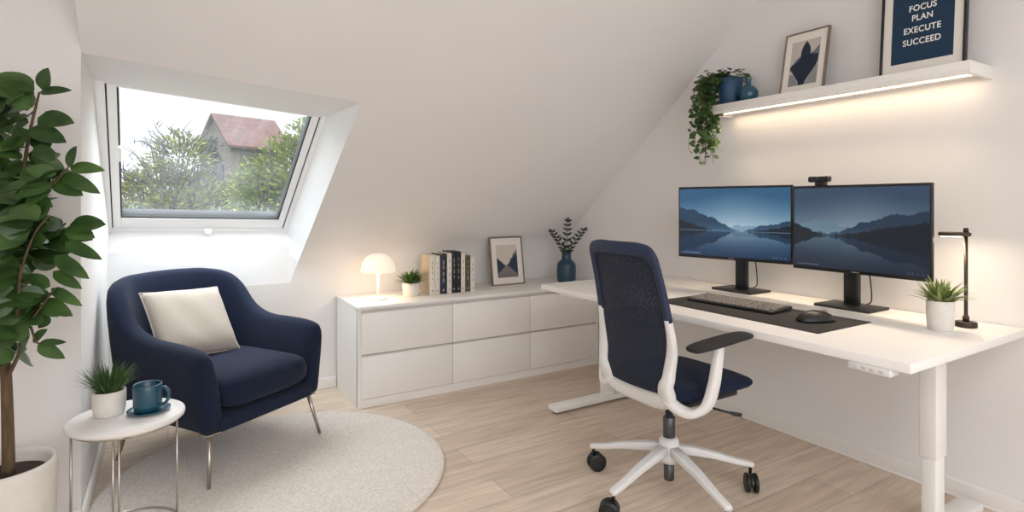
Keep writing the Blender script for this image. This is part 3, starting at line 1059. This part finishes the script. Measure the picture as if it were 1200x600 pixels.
m = MB(); m.sweep([hd * .012 + V((0, 0, .3565)), hd * .080 + V((0, 0, .3565))], (0, 0, 1), .002, .017, 12, 4); m.build('diffuser', M['diffuser'], dl)
m = MB(); m.lathe([(0, .375), (.009, .375), (.009, .388), (.005, .392), (0, .392)], n=14); m.build('knob', M['bronze'], dl)

# ------------------------------------------------------------------ SHELF
sx0, sy0, sy1, sz0, sz1 = 2.66, .94, 2.19, 1.757, 1.808
sh = thing('wall_shelf', 'white floating shelf above the monitors with a warm light strip', 'shelf', (XR, (sy0 + sy1) / 2, sz0))
hl = (sy1 - sy0) / 2
m = MB()
m.box((sx0 - XR, -hl, .016), (0, hl, sz1 - sz0), .0015); m.box((sx0 - XR, -hl, 0), (sx0 - XR + .016, hl, .016))
m.box((sx0 - XR + .016, -hl, 0), (-.002, -hl + .016, .016)); m.box((sx0 - XR + .016, hl - .016, 0), (-.002, hl, .016))
m.build('board', M['white_lac'], sh)
m = MB(); m.box((-.101, -hl + .03, .009), (-.089, hl - .03, .0155), .002)
m.build('light_strip', M['led'], sh)

ST = sz1
# blue pot with trailing ivy
iv = thing('trailing_plant', 'trailing green vine in a blue pot at the far end of the shelf', 'plant', (2.765, 2.115, ST))
m = MB(); m.lathe([(0, 0), (.056, 0), (.060, .004), (.064, .08), (.066, .155), (.064, .160), (.059, .157), (.058, .135), (0, .135)], n=40); m.build('pot', M['bluepot'], iv)
m = MB(); m.lathe([(0, .13), (.0575, .13), (.055, .142), (0, .146)], n=24); m.build('soil', M['soil'], iv)
mv_, ml = MB(), MB()
rn = random.Random(12)
sd = V((-.8534, .5212, 0)); tw = V((-.5212, -.8534, 0))   # away along the shelf / towards the room
for k in range(24):
    off = rn.uniform(.05, .245)
    dep = rn.uniform(-.06, .085)
    o_ = sd * off * .9 + tw * dep
    o_.x = min(o_.x, .06); o_.y = max(o_.y, .055)
    drop = rn.choice([.06, .12, .18, .22, .27, .31])
    if off > .20: drop = min(drop, .26)
    up_ = rn.uniform(.165, .20) - .25 * max(0, off - .10)
    pts = spline([(rn.uniform(-.02, .02), rn.uniform(-.02, .02), .14), o_ * .5 + V((0, 0, up_)), o_ * .95 + V((0, 0, up_ - .06)), o_ + V((0, 0, -.05)), o_ + V((rn.uniform(-.02, .02), rn.uniform(-.01, .03), -.05 - drop * .5)), o_ + V((rn.uniform(-.02, .02), rn.uniform(-.01, .02), -.05 - drop * .9))], 5)
    mv_.tube(pts, .0012, 4)
    acc = 0
    for a, b_ in zip(pts[:-1], pts[1:]):
        nl = 2 if a.z > -.04 else rn.choice((0, 1, 1, 1))
        for q in range(nl):
            p = a.lerp(b_, rn.random())
            an = rn.uniform(0, 2 * PI)
            d = V((math.cos(an), math.sin(an), rn.uniform(-1.0, .3)))
            s_ = rn.uniform(.028, .042)
            ml.leaf(p, d, V((-.5, -.7, .6)) + V((rn.uniform(-.5, .5), rn.uniform(-.5, .5), rn.uniform(-.3, .5))), s_, s_ * .85, .2, 4, .15, .7)
for k in range(95):
    a = rn.uniform(0, 2 * PI); el = rn.uniform(.15, 1.3)
    p = V((math.cos(a) * math.cos(el) * .085, math.sin(a) * math.cos(el) * .085, .145 + .062 * math.sin(el)))
    if k % 2: p += sd * rn.uniform(.0, .10) + V((0, 0, rn.uniform(-.03, .0)))
    p.x = min(p.x, .07)
    s_ = rn.uniform(.026, .040)
    ml.leaf(p, V((math.cos(a), math.sin(a), rn.uniform(-.2, .6))), V((-.3, -.5, 1)), s_, s_ * .8, .25, 4, .15, .7)
mv_.build('vines', M['twig'], iv)
ml.build('foliage', M['ivy'], iv, recalc=False)

t = thing('bottle_vase', 'small round blue bottle vase beside the blue pot on the shelf', 'vase', (2.75, 1.985, ST))
m = MB(); m.lathe([(0, 0), (.030, 0), (.044, .014), (.052, .04), (.050, .062), (.036, .084), (.018, .096), (.014, .104), (.015, .125), (.018, .13), (.013, .13), (.011, .105), (0, .095)], n=36)
m.build('body', M['tealglaze'], t)

def inpoly(x, y, P):
    c = False
    for (x0, y0), (x1, y1) in zip(P, P[1:] + P[:1]):
        if (y0 > y) != (y1 > y) and x < (x1 - x0) * (y - y0) / (y1 - y0) + x0:
            c = not c
    return c
def art_leaf(u, v):
    c = (192, 184, 178)
    if inpoly(u, v, [(.0, .40), (.18, .58), (.34, .66), (.40, .60), (.2, .4), (0, .35)]): c = (112, 120, 124)
    if inpoly(u, v, [(.62, .68), (.8, .72), (1, .84), (1, .6)]): c = (98, 108, 114)
    if inpoly(u, v, [(0, 0), (0, .26), (.12, .26), (.26, .16), (.36, 0)]): c = (140, 138, 138)
    if inpoly(u, v, [(.56, 0), (.8, .28), (1, .42), (1, 0)]): c = (142, 140, 140)
    if inpoly(u, v, [(.52, .98), (.60, .91), (.68, .80), (.69, .72), (.66, .66), (.80, .66), (.97, .64), (.98, .50), (.92, .38), (.78, .26), (.62, .10), (.56, 0), (.36, 0), (.33, .10), (.22, .20), (.14, .28), (.03, .38), (.03, .46), (.20, .52), (.36, .62), (.35, .72), (.38, .82), (.45, .92)]): c = (22, 36, 56)
    return c
def on_shelf(name, label, yc, x_foot, lean, **k):
    # front faces -x : local -y -> world -x
    return frame_thing(name, label, (x_foot, yc, ST), (-lean, 0, -PI / 2), **k)
on_shelf('picture_frame', 'small thin grey frame with a dark leaf print on the shelf', 1.683, 2.742, .20, w=.232, h=.338, fw=.007, fd=.020, framem=M['woodframe'], mat_w=0, art_w=.152, art_h=.240, art_z=.168, artf=art_leaf)
po = on_shelf('picture_frame', 'large black framed blue motto poster on the shelf', 1.158, 2.765, .085, w=.325, h=.46, fw=.010, fd=.024, framem=M['black'], mat_w=0, art_w=.25, art_h=.4, art_z=.2, artf=None)
m = MB(); m.box((-.118, .0072, .060), (.118, .0084, .415)); pr = m.build('print', M['posterblue'], po)
zt = .300
for w_, z_ in (('FOCUS', .286), ('PLAN', .242), ('EXECUTE', .189), ('SUCCEED', .136)):
    cu = bpy.data.curves.new('text', 'FONT')
    cu.body = w_; cu.size = .038; cu.align_x = 'CENTER'; cu.extrude = .0003; cu.offset = .0006; cu.space_character = 1.08
    to = bpy.data.objects.new('text', cu)
    C.objects.link(to)
    dg = bpy.context.evaluated_depsgraph_get()
    me = bpy.data.meshes.new_from_object(to.evaluated_get(dg))
    bpy.data.objects.remove(to)
    me.materials.clear(); me.materials.append(M['letter'])
    o = bpy.data.objects.new('lettering', me)
    C.objects.link(o); o.parent = pr
    o.location = (0, .0066, z_); o.rotation_euler = (PI / 2, 0, 0); o.scale = (.84, 1, 1)

# ------------------------------------------------------------------ OFFICE CHAIR (local +x = forward)
oc = thing('office_chair', 'navy mesh office chair with a white frame on castors at the desk', 'chair', (1.850, 1.726, 0), math.radians(0))
YO = -.035
def back_pt(y, z):
    """the curved plane of the backrest"""
    k = (z - .50) / .57
    return V((-.235 - .025 * math.sin(PI * min(1, max(0, k)) * .9) * -1.0 - .10 * max(0, k - .25) - .20 * max(0, .12 - k) * -1 - .035 * (1 - (y / .21) ** 2), y + YO, z))
def outline(z):
    if z > .99:
        q = (z - .99) / .085
        return .178 - .055 * (1 - math.sqrt(max(0, 1 - q * q)))
    if z < .60:
        q = (.60 - z) / .09
        return .182 - .085 * (1 - math.sqrt(max(0, 1 - q * q)))
    if z < .72:
        return .182 + .014 * smoothstep(.60, .72, z)
    return .196 - .018 * (z - .72) / .27
zs = [.515, .53, .55, .575, .60, .64, .68, .74, .80, .86, .92, .97, 1.0, 1.03, 1.05, 1.066]
m = MB()
m.loft([[back_pt(outline(z) * (-1 + 2 * k / 12), z) for k in range(13)] for z in zs], closed=False, cap=False)
m.build('mesh_back', M['navymesh'], oc)
# navy upper rim
def rim(zl):
    pts = [back_pt(outline(z), z) for z in zs if z >= zl]
    zt_ = 1.074
    top = [back_pt(y, zt_) for y in (.10, .05, 0, -.05, -.10)]
    return pts + top + [back_pt(-outline(z), z) for z in reversed(zs) if z >= zl]
rp = spline(rim(.80), 3)
m = MB(); m.sweep(rp, (1, 0, .12), [.013] * len(rp), [.015 + .012 * smoothstep(1.0, 1.06, p.z) for p in rp], 12, 3)
m.build('upper_frame', M['navyframe'], oc)
# white lower frame: uprights joined by a broad curved bar under the back
lp = [back_pt(outline(z), z) for z in (.81, .74, .68, .62, .58, .55)]
bar = [V((-.212, .150 + YO, .498)), V((-.205, .09 + YO, .480)), V((-.20, 0 + YO, .476)), V((-.205, -.09 + YO, .480)), V((-.212, -.150 + YO, .498))]
rp2 = [V((p.x, -(p.y - YO) + YO, p.z)) for p in reversed(lp)]
pth = spline(lp + bar + rp2, 4)
m = MB(); m.sweep(pth, (1, 0, .1), [.014 + .010 * (1 - smoothstep(.50, .75, p.z)) for p in pth], [.014 + .008 * (1 - smoothstep(.66, .80, p.z)) + .016 * (1 - smoothstep(.49, .60, p.z)) for p in pth], 12, 3)
m.build('lower_frame', M['white_plastic'], oc)
for sg in (1, -1):
    m = MB()
    ap = spline([(-.215, sg * .150 + YO, .505), (-.205, sg * .190 + YO, .475), (-.178, sg * .245 + YO, .462), (-.148, sg * .285 + YO, .495), (-.132, sg * .304 + YO, .57), (-.118, sg * .310 + YO, .66), (-.108, sg * .310 + YO, .722)], 5)
    m.sweep(ap, (1, 0, 0.05), [.020 + .006 * (1 - smoothstep(.5, .72, p.z)) for p in ap], [.016] * len(ap), 12, 3.5)
    ar = m.build('arm', M['white_plastic'], oc)
    m = MB()
    xs_ = 0 if sg < 0 else .15
    ya = sg * .310 + YO
    pp = [(-.262 + xs_, ya, .722), (-.245 + xs_, ya, .727), (-.15 + xs_ * .7, ya, .733), (-.03 + xs_ * .3, ya, .742), (.045, ya, .744), (.066, ya, .742)]
    m.sweep(pp, (0, 1, 0), [.026, .038, .042, .042, .038, .024], [.008, .013, .014, .014, .012, .008], 16, 3)
    m.build('armrest_pad', M['blackmat'], ar, subsurf=1)
# seat cushion: rounded waterfall front
m = MB()
rings = []
for i in range(15):
    t_ = i / 14
    x = -.215 + .485 * t_
    e = (abs(2 * t_ - 1)) ** 4
    hw = .238 * (1 - .32 * max(0, (abs(2 * t_ - 1) - .62) / .38) ** 2.2)
    zt_ = .552 - .022 * max(0, t_ - .55) / .45 - .030 * max(0, (t_ - .86) / .14) ** 2 - .03 * max(0, (.1 - t_) / .1) ** 2
    zb_ = .468 + .010 * t_ + .028 * max(0, (t_ - .80) / .2) ** 1.5 + .02 * max(0, (.1 - t_) / .1) ** 2
    zc_, hh = (zt_ + zb_) / 2, (zt_ - zb_) / 2
    ring = []
    for k in range(20):
        a = 2 * PI * (k + .5) / 20
        ca, sa = math.cos(a), math.sin(a)
        ring.append(V((x, YO + hw * math.copysign(abs(ca) ** .55, ca), zc_ + hh * math.copysign(abs(sa) ** .8, sa))))
    rings.append(ring)
m.loft(rings); m.build('seat', M['navy2'], oc, subsurf=1)
m = MB()
m.box((-.17, -.185 + YO, .452), (.17, .185 + YO, .474), .008); m.build('seat_pan', M['black'], oc)
m = MB(); m.box((-.13, -.075, .405), (.09, .075, .456), .012); m.build('mechanism', M['darksteel'], oc)
m = MB(); m.tube(spline([(.0, -.06, .435), (.02, -.20, .425), (.07, -.27, .412), (.10, -.285, .405)], 5), [.005] * 10 + [.008] * 6, 8); m.build('lever', M['black'], oc)
m = MB(); m.lathe([(0, .055), (.020, .055), (.022, .06), (.022, .15), (0, .15)], n=20)
m.build('gas_cylinder', M['darksteel'], oc)
m = MB(); m.lathe([(0, .22), (.026, .22), (.026, .325), (.022, .33), (.016, .332), (.016, .42), (0, .42)], n=20)
m.build('gas_lift', M['darksteel'], oc)
m = MB(); m.lathe([(0, .135), (.040, .135), (.045, .15), (.042, .225), (.034, .24), (0, .242)], n=28)
for k in range(5):
    a = math.radians(115 + 72 * k)
    d = V((math.cos(a), math.sin(a), 0)); sdv = V((-math.sin(a), math.cos(a), 0))
    pts = [d * .02 + V((0, 0, .190)), d * .10 + V((0, 0, .180)), d * .20 + V((0, 0, .158)), d * .30 + V((0, 0, .128)), d * .358 + V((0, 0, .115)), d * .371 + V((0, 0, .112))]
    m.sweep(pts, sdv, [.024, .022, .0195, .017, .016, .012], [.022, .019, .015, .012, .011, .009], 16, 5)
m.build('star_base', M['white_plastic'], oc)
for k in range(5):
    a = math.radians(115 + 72 * k)
    p = V((math.cos(a) * .358, math.sin(a) * .358, 0))
    sw = a + (.9, 2.2, -.7, 1.4, .5)[k]
    R = Matrix.Rotation(sw, 4, 'Z')
    m = MB()
    m.tube([p + V((0, 0, .075)), p + V((0, 0, .118))], .007, 10)
    hood = []
    for yy, rr in ((-.013, .026), (-.012, .034), (.012, .034), (.013, .026)):
        hood.append([p + (R @ V((-.016 + rr * math.cos(b_), yy, .042 + rr * math.sin(b_)))) for b_ in [math.radians(-10 + 200 * q / 10) for q in range(11)]])
    m.loft(hood, closed=True)
    cst = m.build('caster', M['black'], oc)
    m = MB()
    for y0, y1 in ((-.026, -.008), (.008, .026)):
        rg = []
        for yy, rr in ((y0, .030), (y0 + .003, .040), (y1 - .003, .040), (y1, .030)):
            rg.append([p + (R @ V((-.016 + rr * math.cos(2 * PI * q / 24), yy, .0402 + rr * math.sin(2 * PI * q / 24)))) for q in range(24)])
        m.loft(rg)
    m.build('wheel', M['black'], cst)

# ------------------------------------------------------------------ RUG
m = MB(); RR = .735
prof = [(RR - .012, 0), (RR, .004), (RR + .001, .010), (RR - .006, .0165), (RR - .02, .018)] + [(RR - .02 - .0715 * k, .018) for k in range(1, 10)] + [(.001, .018)]
m.lathe(prof, n=120)
rug = m.build('rug', M['rug'], loc=(.46, 2.775, 0))
tag(rug, 'round cream wool rug under the armchair and side table', 'rug')
RZ = .018

# ------------------------------------------------------------------ ARMCHAIR (local +y = back, +x = towards the sideboard)
ac = thing('armchair', 'navy upholstered armchair with thin steel legs under the skylight', 'armchair', (.2415, 3.198, 0), math.radians(33.5))
m = MB()
# plan path of the shell's centre line
hw = .305
plan = [(-hw - .002, -.325), (-hw, -.22), (-hw, -.10), (-hw - .004, .06), (-hw - .006, .20), (-hw + .02, .32), (-hw + .10, .40), (-.10, .430), (0, .436), (.10, .430), (hw - .10, .40), (hw - .02, .32), (hw + .006, .20), (hw + .004, .06), (hw, -.10), (hw, -.22), (hw + .002, -.325)]
tops = [.588, .612, .622, .634, .690, .838, .880, .888, .890, .888, .880, .838, .690, .636, .630, .624, .604]
path = spline([V((x, y, z)) for (x, y), z in zip(plan, tops)], 4)
N = len(path)
rings = []
for i, p in enumerate(path):
    d = path[min(i + 1, N - 1)] - path[max(i - 1, 0)]
    d.z = 0; d.normalize()
    nout = V((-d.y, d.x, 0))            # left of travel = outside
    if nout.dot(V((p.x, p.y, 0))) < 0: nout = -nout
    q = V((p.x, p.y, 0))
    zt_ = p.z
    th = .048
    back = smoothstep(.64, .84, zt_)
    e_end = min(i, N - 1 - i)
    sh_ = 1.0
    if e_end == 0: sh_ = .55; zt_ -= .02
    elif e_end == 1: sh_ = .88; zt_ -= .005
    zb_ = .238
    fl = .018 + .02 * back                # outward flare of the top
    prof_ = [(-.045, zb_ + .004), (.012 * sh_, zb_), (.030 * sh_, zb_ + .02), (th * .95 * sh_, zb_ + .14), (th * sh_ + fl * .6, zb_ + (zt_ - zb_) * .62), (th * sh_ + fl, zt_ - .045),
             (th * .72 * sh_ + fl, zt_ - .010), (fl, zt_), (-th * .72 * sh_ + fl, zt_ - .010), (-th * sh_ + fl, zt_ - .045), (-th * sh_ - .004, zb_ + (zt_ - zb_) * .62), (-th * sh_ - .012 - .02 * back, .36), (-.06, .30)]
    rings.append([q + nout * o_ + V((0, 0, z_)) for o_, z_ in prof_])
m.loft(rings)
m.box((-.275, -.335, .236), (.275, .38, .312), .022, 3)
m.build('upholstered_shell', M['navy'], ac, subsurf=1)
# seat cushion
m = MB()
rings = []
for j in range(13):
    v = j / 12
    y = -.360 + .69 * v
    ed = abs(2 * v - 1)
    hwid = .252 * (1 - .10 * max(0, (ed - .75) / .25) ** 2)
    hh = .084 * (1 - .45 * max(0, (ed - .78) / .22) ** 2)
    zc_ = .393
    ring = []
    for k in range(24):
        a = 2 * PI * (k + .5) / 24
        ca, sa = math.cos(a), math.sin(a)
        x = hwid * math.copysign(abs(ca) ** .45, ca)
        z_ = zc_ + hh * math.copysign(abs(sa) ** .6, sa) + (.016 * (1 - (x / .26) ** 2) * (1 - ed ** 2) if sa > 0 else 0)
        ring.append(V((x, y, z_)))
    rings.append(ring)
m.loft(rings); m.build('seat_cushion', M['navy'], ac, subsurf=1)
for sx in (-1, 1):
    for sy in (-1, 1):
        m = MB()
        on_rug = not (sx == -1 and sy == 1)
        zf = RZ + .002
        m.tube([(sx * .285, sy * .275, .25), (sx * .325, sy * .325, zf)], [.011, .008], 14)
        m.box((sx * .285 - .03, sy * .275 - .03, .232), (sx * .285 + .03, sy * .275 + .03, .24), .002)
        m.build('leg', M['steel'], ac)

# cushion on the chair
cu_ = thing('throw_pillow', 'square oatmeal linen pillow leaning in the navy armchair', 'pillow', (0, 0, 0))
m = MB()
n_ = 24
Sg = .195
def pil(u, v, s):
    e = (1 - u ** 4) * (1 - v ** 4)
    pinch = 1 - .045 * (1 - abs(u) ** 2) * abs(v) ** 3
    pinch2 = 1 - .045 * (1 - abs(v) ** 2) * abs(u) ** 3
    wr = .004 * math.sin(u * 7 + v * 4) * e
    return V((u * Sg * pinch2, s * (.068 * max(0, e) ** .55 + wr * .6), v * Sg * pinch))
top = [[m.bm.verts.new(pil(-1 + 2 * i / n_, -1 + 2 * j / n_, -1)) for i in range(n_ + 1)] for j in range(n_ + 1)]
bot = [[top[j][i] if i in (0, n_) or j in (0, n_) else m.bm.verts.new(pil(-1 + 2 * i / n_, -1 + 2 * j / n_, 1)) for i in range(n_ + 1)] for j in range(n_ + 1)]
for j in range(n_):
    for i in range(n_):
        m.face([top[j][i], top[j][i + 1], top[j + 1][i + 1], top[j + 1][i]], True)
        m.face([bot[j][i], bot[j + 1][i], bot[j + 1][i + 1], bot[j][i + 1]], True)
pl = m.build('cover', M['linen'], cu_)
m = MB()
edge = [pil(-1 + 2 * i / 24, -1, 0) for i in range(24)] + [pil(1, -1 + 2 * i / 24, 0) for i in range(24)] + [pil(1 - 2 * i / 24, 1, 0) for i in range(24)] + [pil(-1, 1 - 2 * i / 24, 0) for i in range(24)]
m.tube(edge + edge[:1], .0035, 6); m.build('piping', M['linen'], cu_)
acm = Matrix.Translation((.2415, 3.198, 0)) @ Matrix.Rotation(math.radians(33.5), 4, 'Z')
cu_.matrix_world = acm @ Matrix.Translation((-.06, .165, .643)) @ Matrix.Rotation(math.radians(-6), 4, 'Z') @ Matrix.Rotation(math.radians(-38), 4, 'X') @ Matrix.Rotation(math.radians(3), 4, 'Y')

# ------------------------------------------------------------------ SIDE TABLE
TX, TY, TZ = -.130, 2.545, .46
st_ = thing('side_table', 'small round white side table with thin steel legs by the armchair', 'side table', (TX, TY, RZ))
TH = TZ - RZ
m = MB(); m.lathe([(0, TH - .022), (.181, TH - .022), (.186, TH - .019), (.188, TH - .011), (.186, TH - .003), (.181, TH), (0, TH)], n=72); m.build('tabletop', M['white_lac'], st_)
def ang(deg, r=.168): return V((r * math.cos(math.radians(deg)), r * math.sin(math.radians(deg)), 0))
vd = math.degrees(math.atan2(-TY, -TX))   # towards the room
m = MB(); rg = [ang(vd + 360 * i / 60) + V((0, 0, TH - .028)) for i in range(61)]; m.tube(rg, .005, 8); m.build('top_ring', M['steel'], st_)
for da in (-78, -14, -8, 68):
    p = ang(vd + da)
    m = MB(); m.tube([p + V((0, 0, .004)), p + V((0, 0, TH - .026))], .0040, 12); m.build('leg', M['steel'], st_)
m = MB(); m.tube([ang(vd - 8 + 282 * i / 50) + V((0, 0, .006)) for i in range(51)], .0042, 10); m.build('base_ring', M['steel'], st_)

leaf_plant('potted_plant', 'fine grassy plant in a white pot on the side table', (-.188, 2.583, TZ), .054, .092, M['grassleaf'], M['ceramic'], 260, .105, .0048, (42, 89), 9, grass=True, droop=.16)
t = thing('saucer', 'teal saucer under the mug on the side table', 'saucer', (-.062, 2.535, TZ))
m = MB(); m.lathe([(0, 0), (.042, 0), (.062, .006), (.071, .011), (.071, .014), (.060, .009), (.042, .006), (0, .006)], n=48); m.build('dish', M['tealglaze'], t)
t = thing('mug', 'teal glazed coffee mug standing on its saucer', 'mug', (-.066, 2.537, TZ + .006), math.radians(-32))
m = MB(); m.lathe([(0, 0), (.036, 0), (.044, .005), (.047, .025), (.048, .07), (.048, .098), (.0465, .101), (.0445, .098), (.043, .03), (.038, .012), (0, .010)], n=48); m.build('cup', M['tealglaze'], t)
m = MB(); hp_ = spline([(.044, 0, .083), (.066, 0, .088), (.080, 0, .073), (.078, 0, .045), (.062, 0, .026), (.044, 0, .024)], 5); m.sweep(hp_, (0, 1, 0), .008, .0055, 10, 2.4); m.build('handle', M['tealglaze'], t)

# ------------------------------------------------------------------ TALL PLANT
PX, PY = -.459, 2.426
tp = thing('potted_tree', 'tall broad-leaved indoor tree in a large white pot', 'plant', (PX, PY, 0))
m = MB(); m.lathe([(0, 0), (.112, 0), (.119, .008), (.132, .12), (.139, .28), (.141, .388), (.137, .40), (.128, .40), (.124, .385), (.122, .345), (0, .345)], n=64); m.build('pot', M['ceramic'], tp)
m = MB(); m.lathe([(0, .34), (.1225, .34), (.120, .358), (.07, .364), (0, .368)], n=40); m.build('soil', M['soil'], tp)
side = V((.8534, -.5212, 0)); fwd = V((.5212, .8534, 0))
DP = .5212 * PX + .8534 * PY
LP = .8534 * PX - .5212 * PY
def q3(u, v, dd=0.0):
    """photo-scale layout of the tree turned to metres around its own pot"""
    d = DP + dd
    return side * ((u - 600) / 660 * d - LP) + fwd * dd + V((0, 0, 1.25 - (v - 238) / 660 * d))
mb_, ml = MB(), MB()
br_ = []
def branch(pts, r0, r1):
    P = spline(pts, 5)
    mb_.tube(P, [r0 + (r1 - r0) * i / (len(P) - 1) for i in range(len(P))], 8)
    br_.append(P)
branch([q3(10, 556), q3(9, 500), q3(7, 440), q3(4, 400), q3(10, 350, .02)], .018, .012)
branch([q3(10, 350, .02), q3(16, 290, .02), q3(24, 225, .0), q3(34, 160, -.02), q3(46, 108, -.03)], .010, .003)
branch([q3(7, 445), q3(22, 415, -.03), q3(34, 380, -.05), q3(50, 357, -.08), q3(64, 338, -.08)], .007, .002)
branch([q3(36, 383, -.05), q3(42, 400, -.07), q3(48, 403, -.08)], .004, .002)
branch([q3(8, 395), q3(20, 370, -.10), q3(24, 320, -.14), q3(40, 275, -.16), q3(58, 252, -.16)], .006, .002)
branch([q3(20, 260, .01), q3(40, 235, -.06), q3(62, 216, -.08), q3(80, 196, -.08)], .005, .002)
branch([q3(5, 402), q3(-8, 340, .04), q3(-18, 260, .08), q3(-22, 170, .08), q3(-12, 110, .05)], .012, .004)
branch([q3(6, 380), q3(-30, 310, -.10), q3(-55, 250, -.15), q3(-70, 200, -.15)], .010, .003)
branch([q3(14, 300, .02), q3(40, 290, .06), q3(60, 275, .05), q3(78, 268, .03)], .005, .002)
branch([q3(-10, 330, .04), q3(-40, 270, .12), q3(-60, 180, .12)], .008, .003)
mb_.build('trunk', M['bark'], tp)
rn = random.Random(31)
vdir = V((-.5212, -.8534, .0))
def pleaf(u0, v0, u1, v1, wpx, dd=-.05, tilt=0.0, droop=.12):
    a, b_ = q3(u0, v0, dd), q3(u1, v1, dd - .02)
    L = (b_ - a).length
    ml.leaf(a, b_ - a, vdir + V((tilt, 0, .55)), L, wpx / 660 * DP, droop, 7, .12, .68)
for L_ in ((50, 106, 53, 79, 24), (46, 108, 80, 103, 13), (38, 126, 10, 104, 24), (44, 138, 83, 141, 24), (36, 150, 74, 164, 22), (34, 152, 10, 172, 26), (80, 196, 86, 171, 16), (82, 196, 119, 197, 16),
           (72, 204, 114, 224, 17), (62, 212, 94, 227, 20), (82, 263, 120, 261, 22), (78, 267, 108, 277, 20), (76, 284, 116, 302, 15), (64, 300, 101, 325, 17), (62, 318, 93, 337, 14), (60, 338, 93, 357, 13), (50, 352, 82, 369, 17),
           (44, 404, 73, 419, 15), (46, 402, 74, 400, 9), (38, 400, 52, 386, 13), (48, 357, 66, 370, 13), (30, 365, 48, 378, 22), (32, 130, 22, 108, 16), (25, 205, 60, 218, 22), (20, 225, 58, 240, 24), (16, 250, -12, 262, 24), (40, 172, 62, 186, 18)):
    pleaf(*L_)
for P in br_[1:]:
    nP = len(P)
    for i in range(int(nP * .22), nP):
        for r_ in range(5 if nP > 14 else 4):
            t_ = rn.random()
            p = P[i].lerp(P[min(i + 1, nP - 1)], t_)
            a = rn.uniform(0, 2 * PI)
            d = V((math.cos(a), math.sin(a), rn.uniform(-.75, .6)))
            tip = p + d * .09
            # keep the right-hand outline and the wall clear
            pu = 600 + (side.dot(tip) + LP) / DP * 660
            pv = 238 - (tip.z - 1.25) / DP * 660
            lim = 78 if 190 < pv < 330 else (60 if pv < 380 else 30)
            if pv < 190: lim = 52
            if pu > lim or tip.y + PY > YA - .03 or tip.z < .62: continue
            L = rn.uniform(.078, .115)
            ml.leaf(p + d * .012, d, V((rn.uniform(-1.1, .5), rn.uniform(-1.5, .1), rn.uniform(.3, 1.0))), L, L * rn.uniform(.56, .72), rn.uniform(.1, .35), 7, .14, .72)
ml.build('foliage', M['ficus'], tp, recalc=False)

# ------------------------------------------------------------------ LIGHT
def area(name, loc, target, sx, sy, power, col, spread=None):
    l = bpy.data.lights.new(name, 'AREA')
    l.shape = 'RECTANGLE'; l.size = sx; l.size_y = sy; l.energy = power; l.color = col
    if spread: l.spread = math.radians(spread)
    o = bpy.data.objects.new(name, l)
    C.objects.link(o)
    o.location = loc
    o.rotation_euler = (V(target) - V(loc)).to_track_quat('-Z', 'Y').to_euler()
    return o
def point(name, loc, power, col, r):
    l = bpy.data.lights.new(name, 'POINT')
    l.energy = power; l.color = col; l.shadow_soft_size = r
    o = bpy.data.objects.new(name, l); C.objects.link(o); o.location = loc
    return o
wc_ = (FBL + FBR + FTL + FTR) / 4 + nrm * .09
pt = area('skylight_portal', wc_, wc_ - nrm, 1.0, 1.05, 1, (1, 1, 1))
pt.data.cycles.is_portal = True
area('rear_fill', (.2, YB + .02, 1.4), (.6, 3.0, 1.2), 3.2, 1.6, 30, (.90, .945, 1.0))  # added fill lamp behind the camera, set in the assumed rear opening
area('overhead_fill', (.75, -.15, ZC - .02), (1.15, 1.1, 0), 1.5, 1.3, 27, (.90, .945, 1.0))  # added overhead fill below the plain ceiling; no skylight is built there
point('table_lamp_bulb', (lx, ly, ch + .15), 2.4, (1.0, .75, .49), .04)
area('shelf_light_strip', (XR - .05, (sy0 + sy1) / 2, sz0 + .006), (XR - .05, (sy0 + sy1) / 2, 0), 1.18, .012, .9, (1.0, .77, .52))
bpy.data.objects['shelf_light_strip'].rotation_euler = Euler((math.radians(0), 0, PI / 2))
area('shelf_desk_fill', (XR - .11, (sy0 + sy1) / 2, sz0 + .008), (XR - .11, (sy0 + sy1) / 2, 0), 1.15, .03, 3.2, (1.0, .80, .57), 80)  # second lamp added to brighten the desk; the shelf has no lens
bpy.data.objects['shelf_desk_fill'].rotation_euler = Euler((math.radians(12), 0, PI / 2))
area('desk_lamp_light', (2.70 + hd.x * .048, .968 + hd.y * .048, ZD + .352), (2.70 + hd.x * .048, .968 + hd.y * .048, 0), .06, .03, .7, (1.0, .80, .58))

w = bpy.data.worlds.new('overcast_sky')
bpy.context.scene.world = w
w.use_nodes = True
nt = w.node_tree
bg = nt.nodes['Background']
tc = nt.nodes.new('ShaderNodeTexCoord')
sp = nt.nodes.new('ShaderNodeSeparateXYZ')
nt.links.new(tc.outputs['Generated'], sp.inputs[0])
mr = nt.nodes.new('ShaderNodeMapRange')
mr.inputs['From Min'].default_value = .15
mr.inputs['From Max'].default_value = .95
mr.inputs['To Min'].default_value = 1.3
mr.inputs['To Max'].default_value = 11.0
nt.links.new(sp.outputs['Z'], mr.inputs['Value'])
nt.links.new(mr.outputs['Result'], bg.inputs['Strength'])
bg.inputs['Color'].default_value = (.92, .965, 1.0, 1)

# ------------------------------------------------------------------ CAMERA
cd = bpy.data.cameras.new('camera')
cd.sensor_width = 36; cd.lens = 19.8; cd.shift_y = -62 / 1200; cd.clip_start = .02; cd.clip_end = 300
co = bpy.data.objects.new('camera', cd)
C.objects.link(co)
co.location = (0, 0, 1.25)
co.rotation_euler = (PI / 2, 0, -math.atan(403 / 660))
sc = bpy.context.scene
sc.camera = co
sc.view_settings.view_transform = 'Standard'
sc.view_settings.look = 'None'
sc.view_settings.exposure = 0.0
sc.view_settings.gamma = 1.0
sc.view_settings.use_curve_mapping = False
sc.cycles.max_bounces = 10
sc.cycles.diffuse_bounces = 6
sc.cycles.transparent_max_bounces = 12
sc.cycles.sample_clamp_indirect = 6
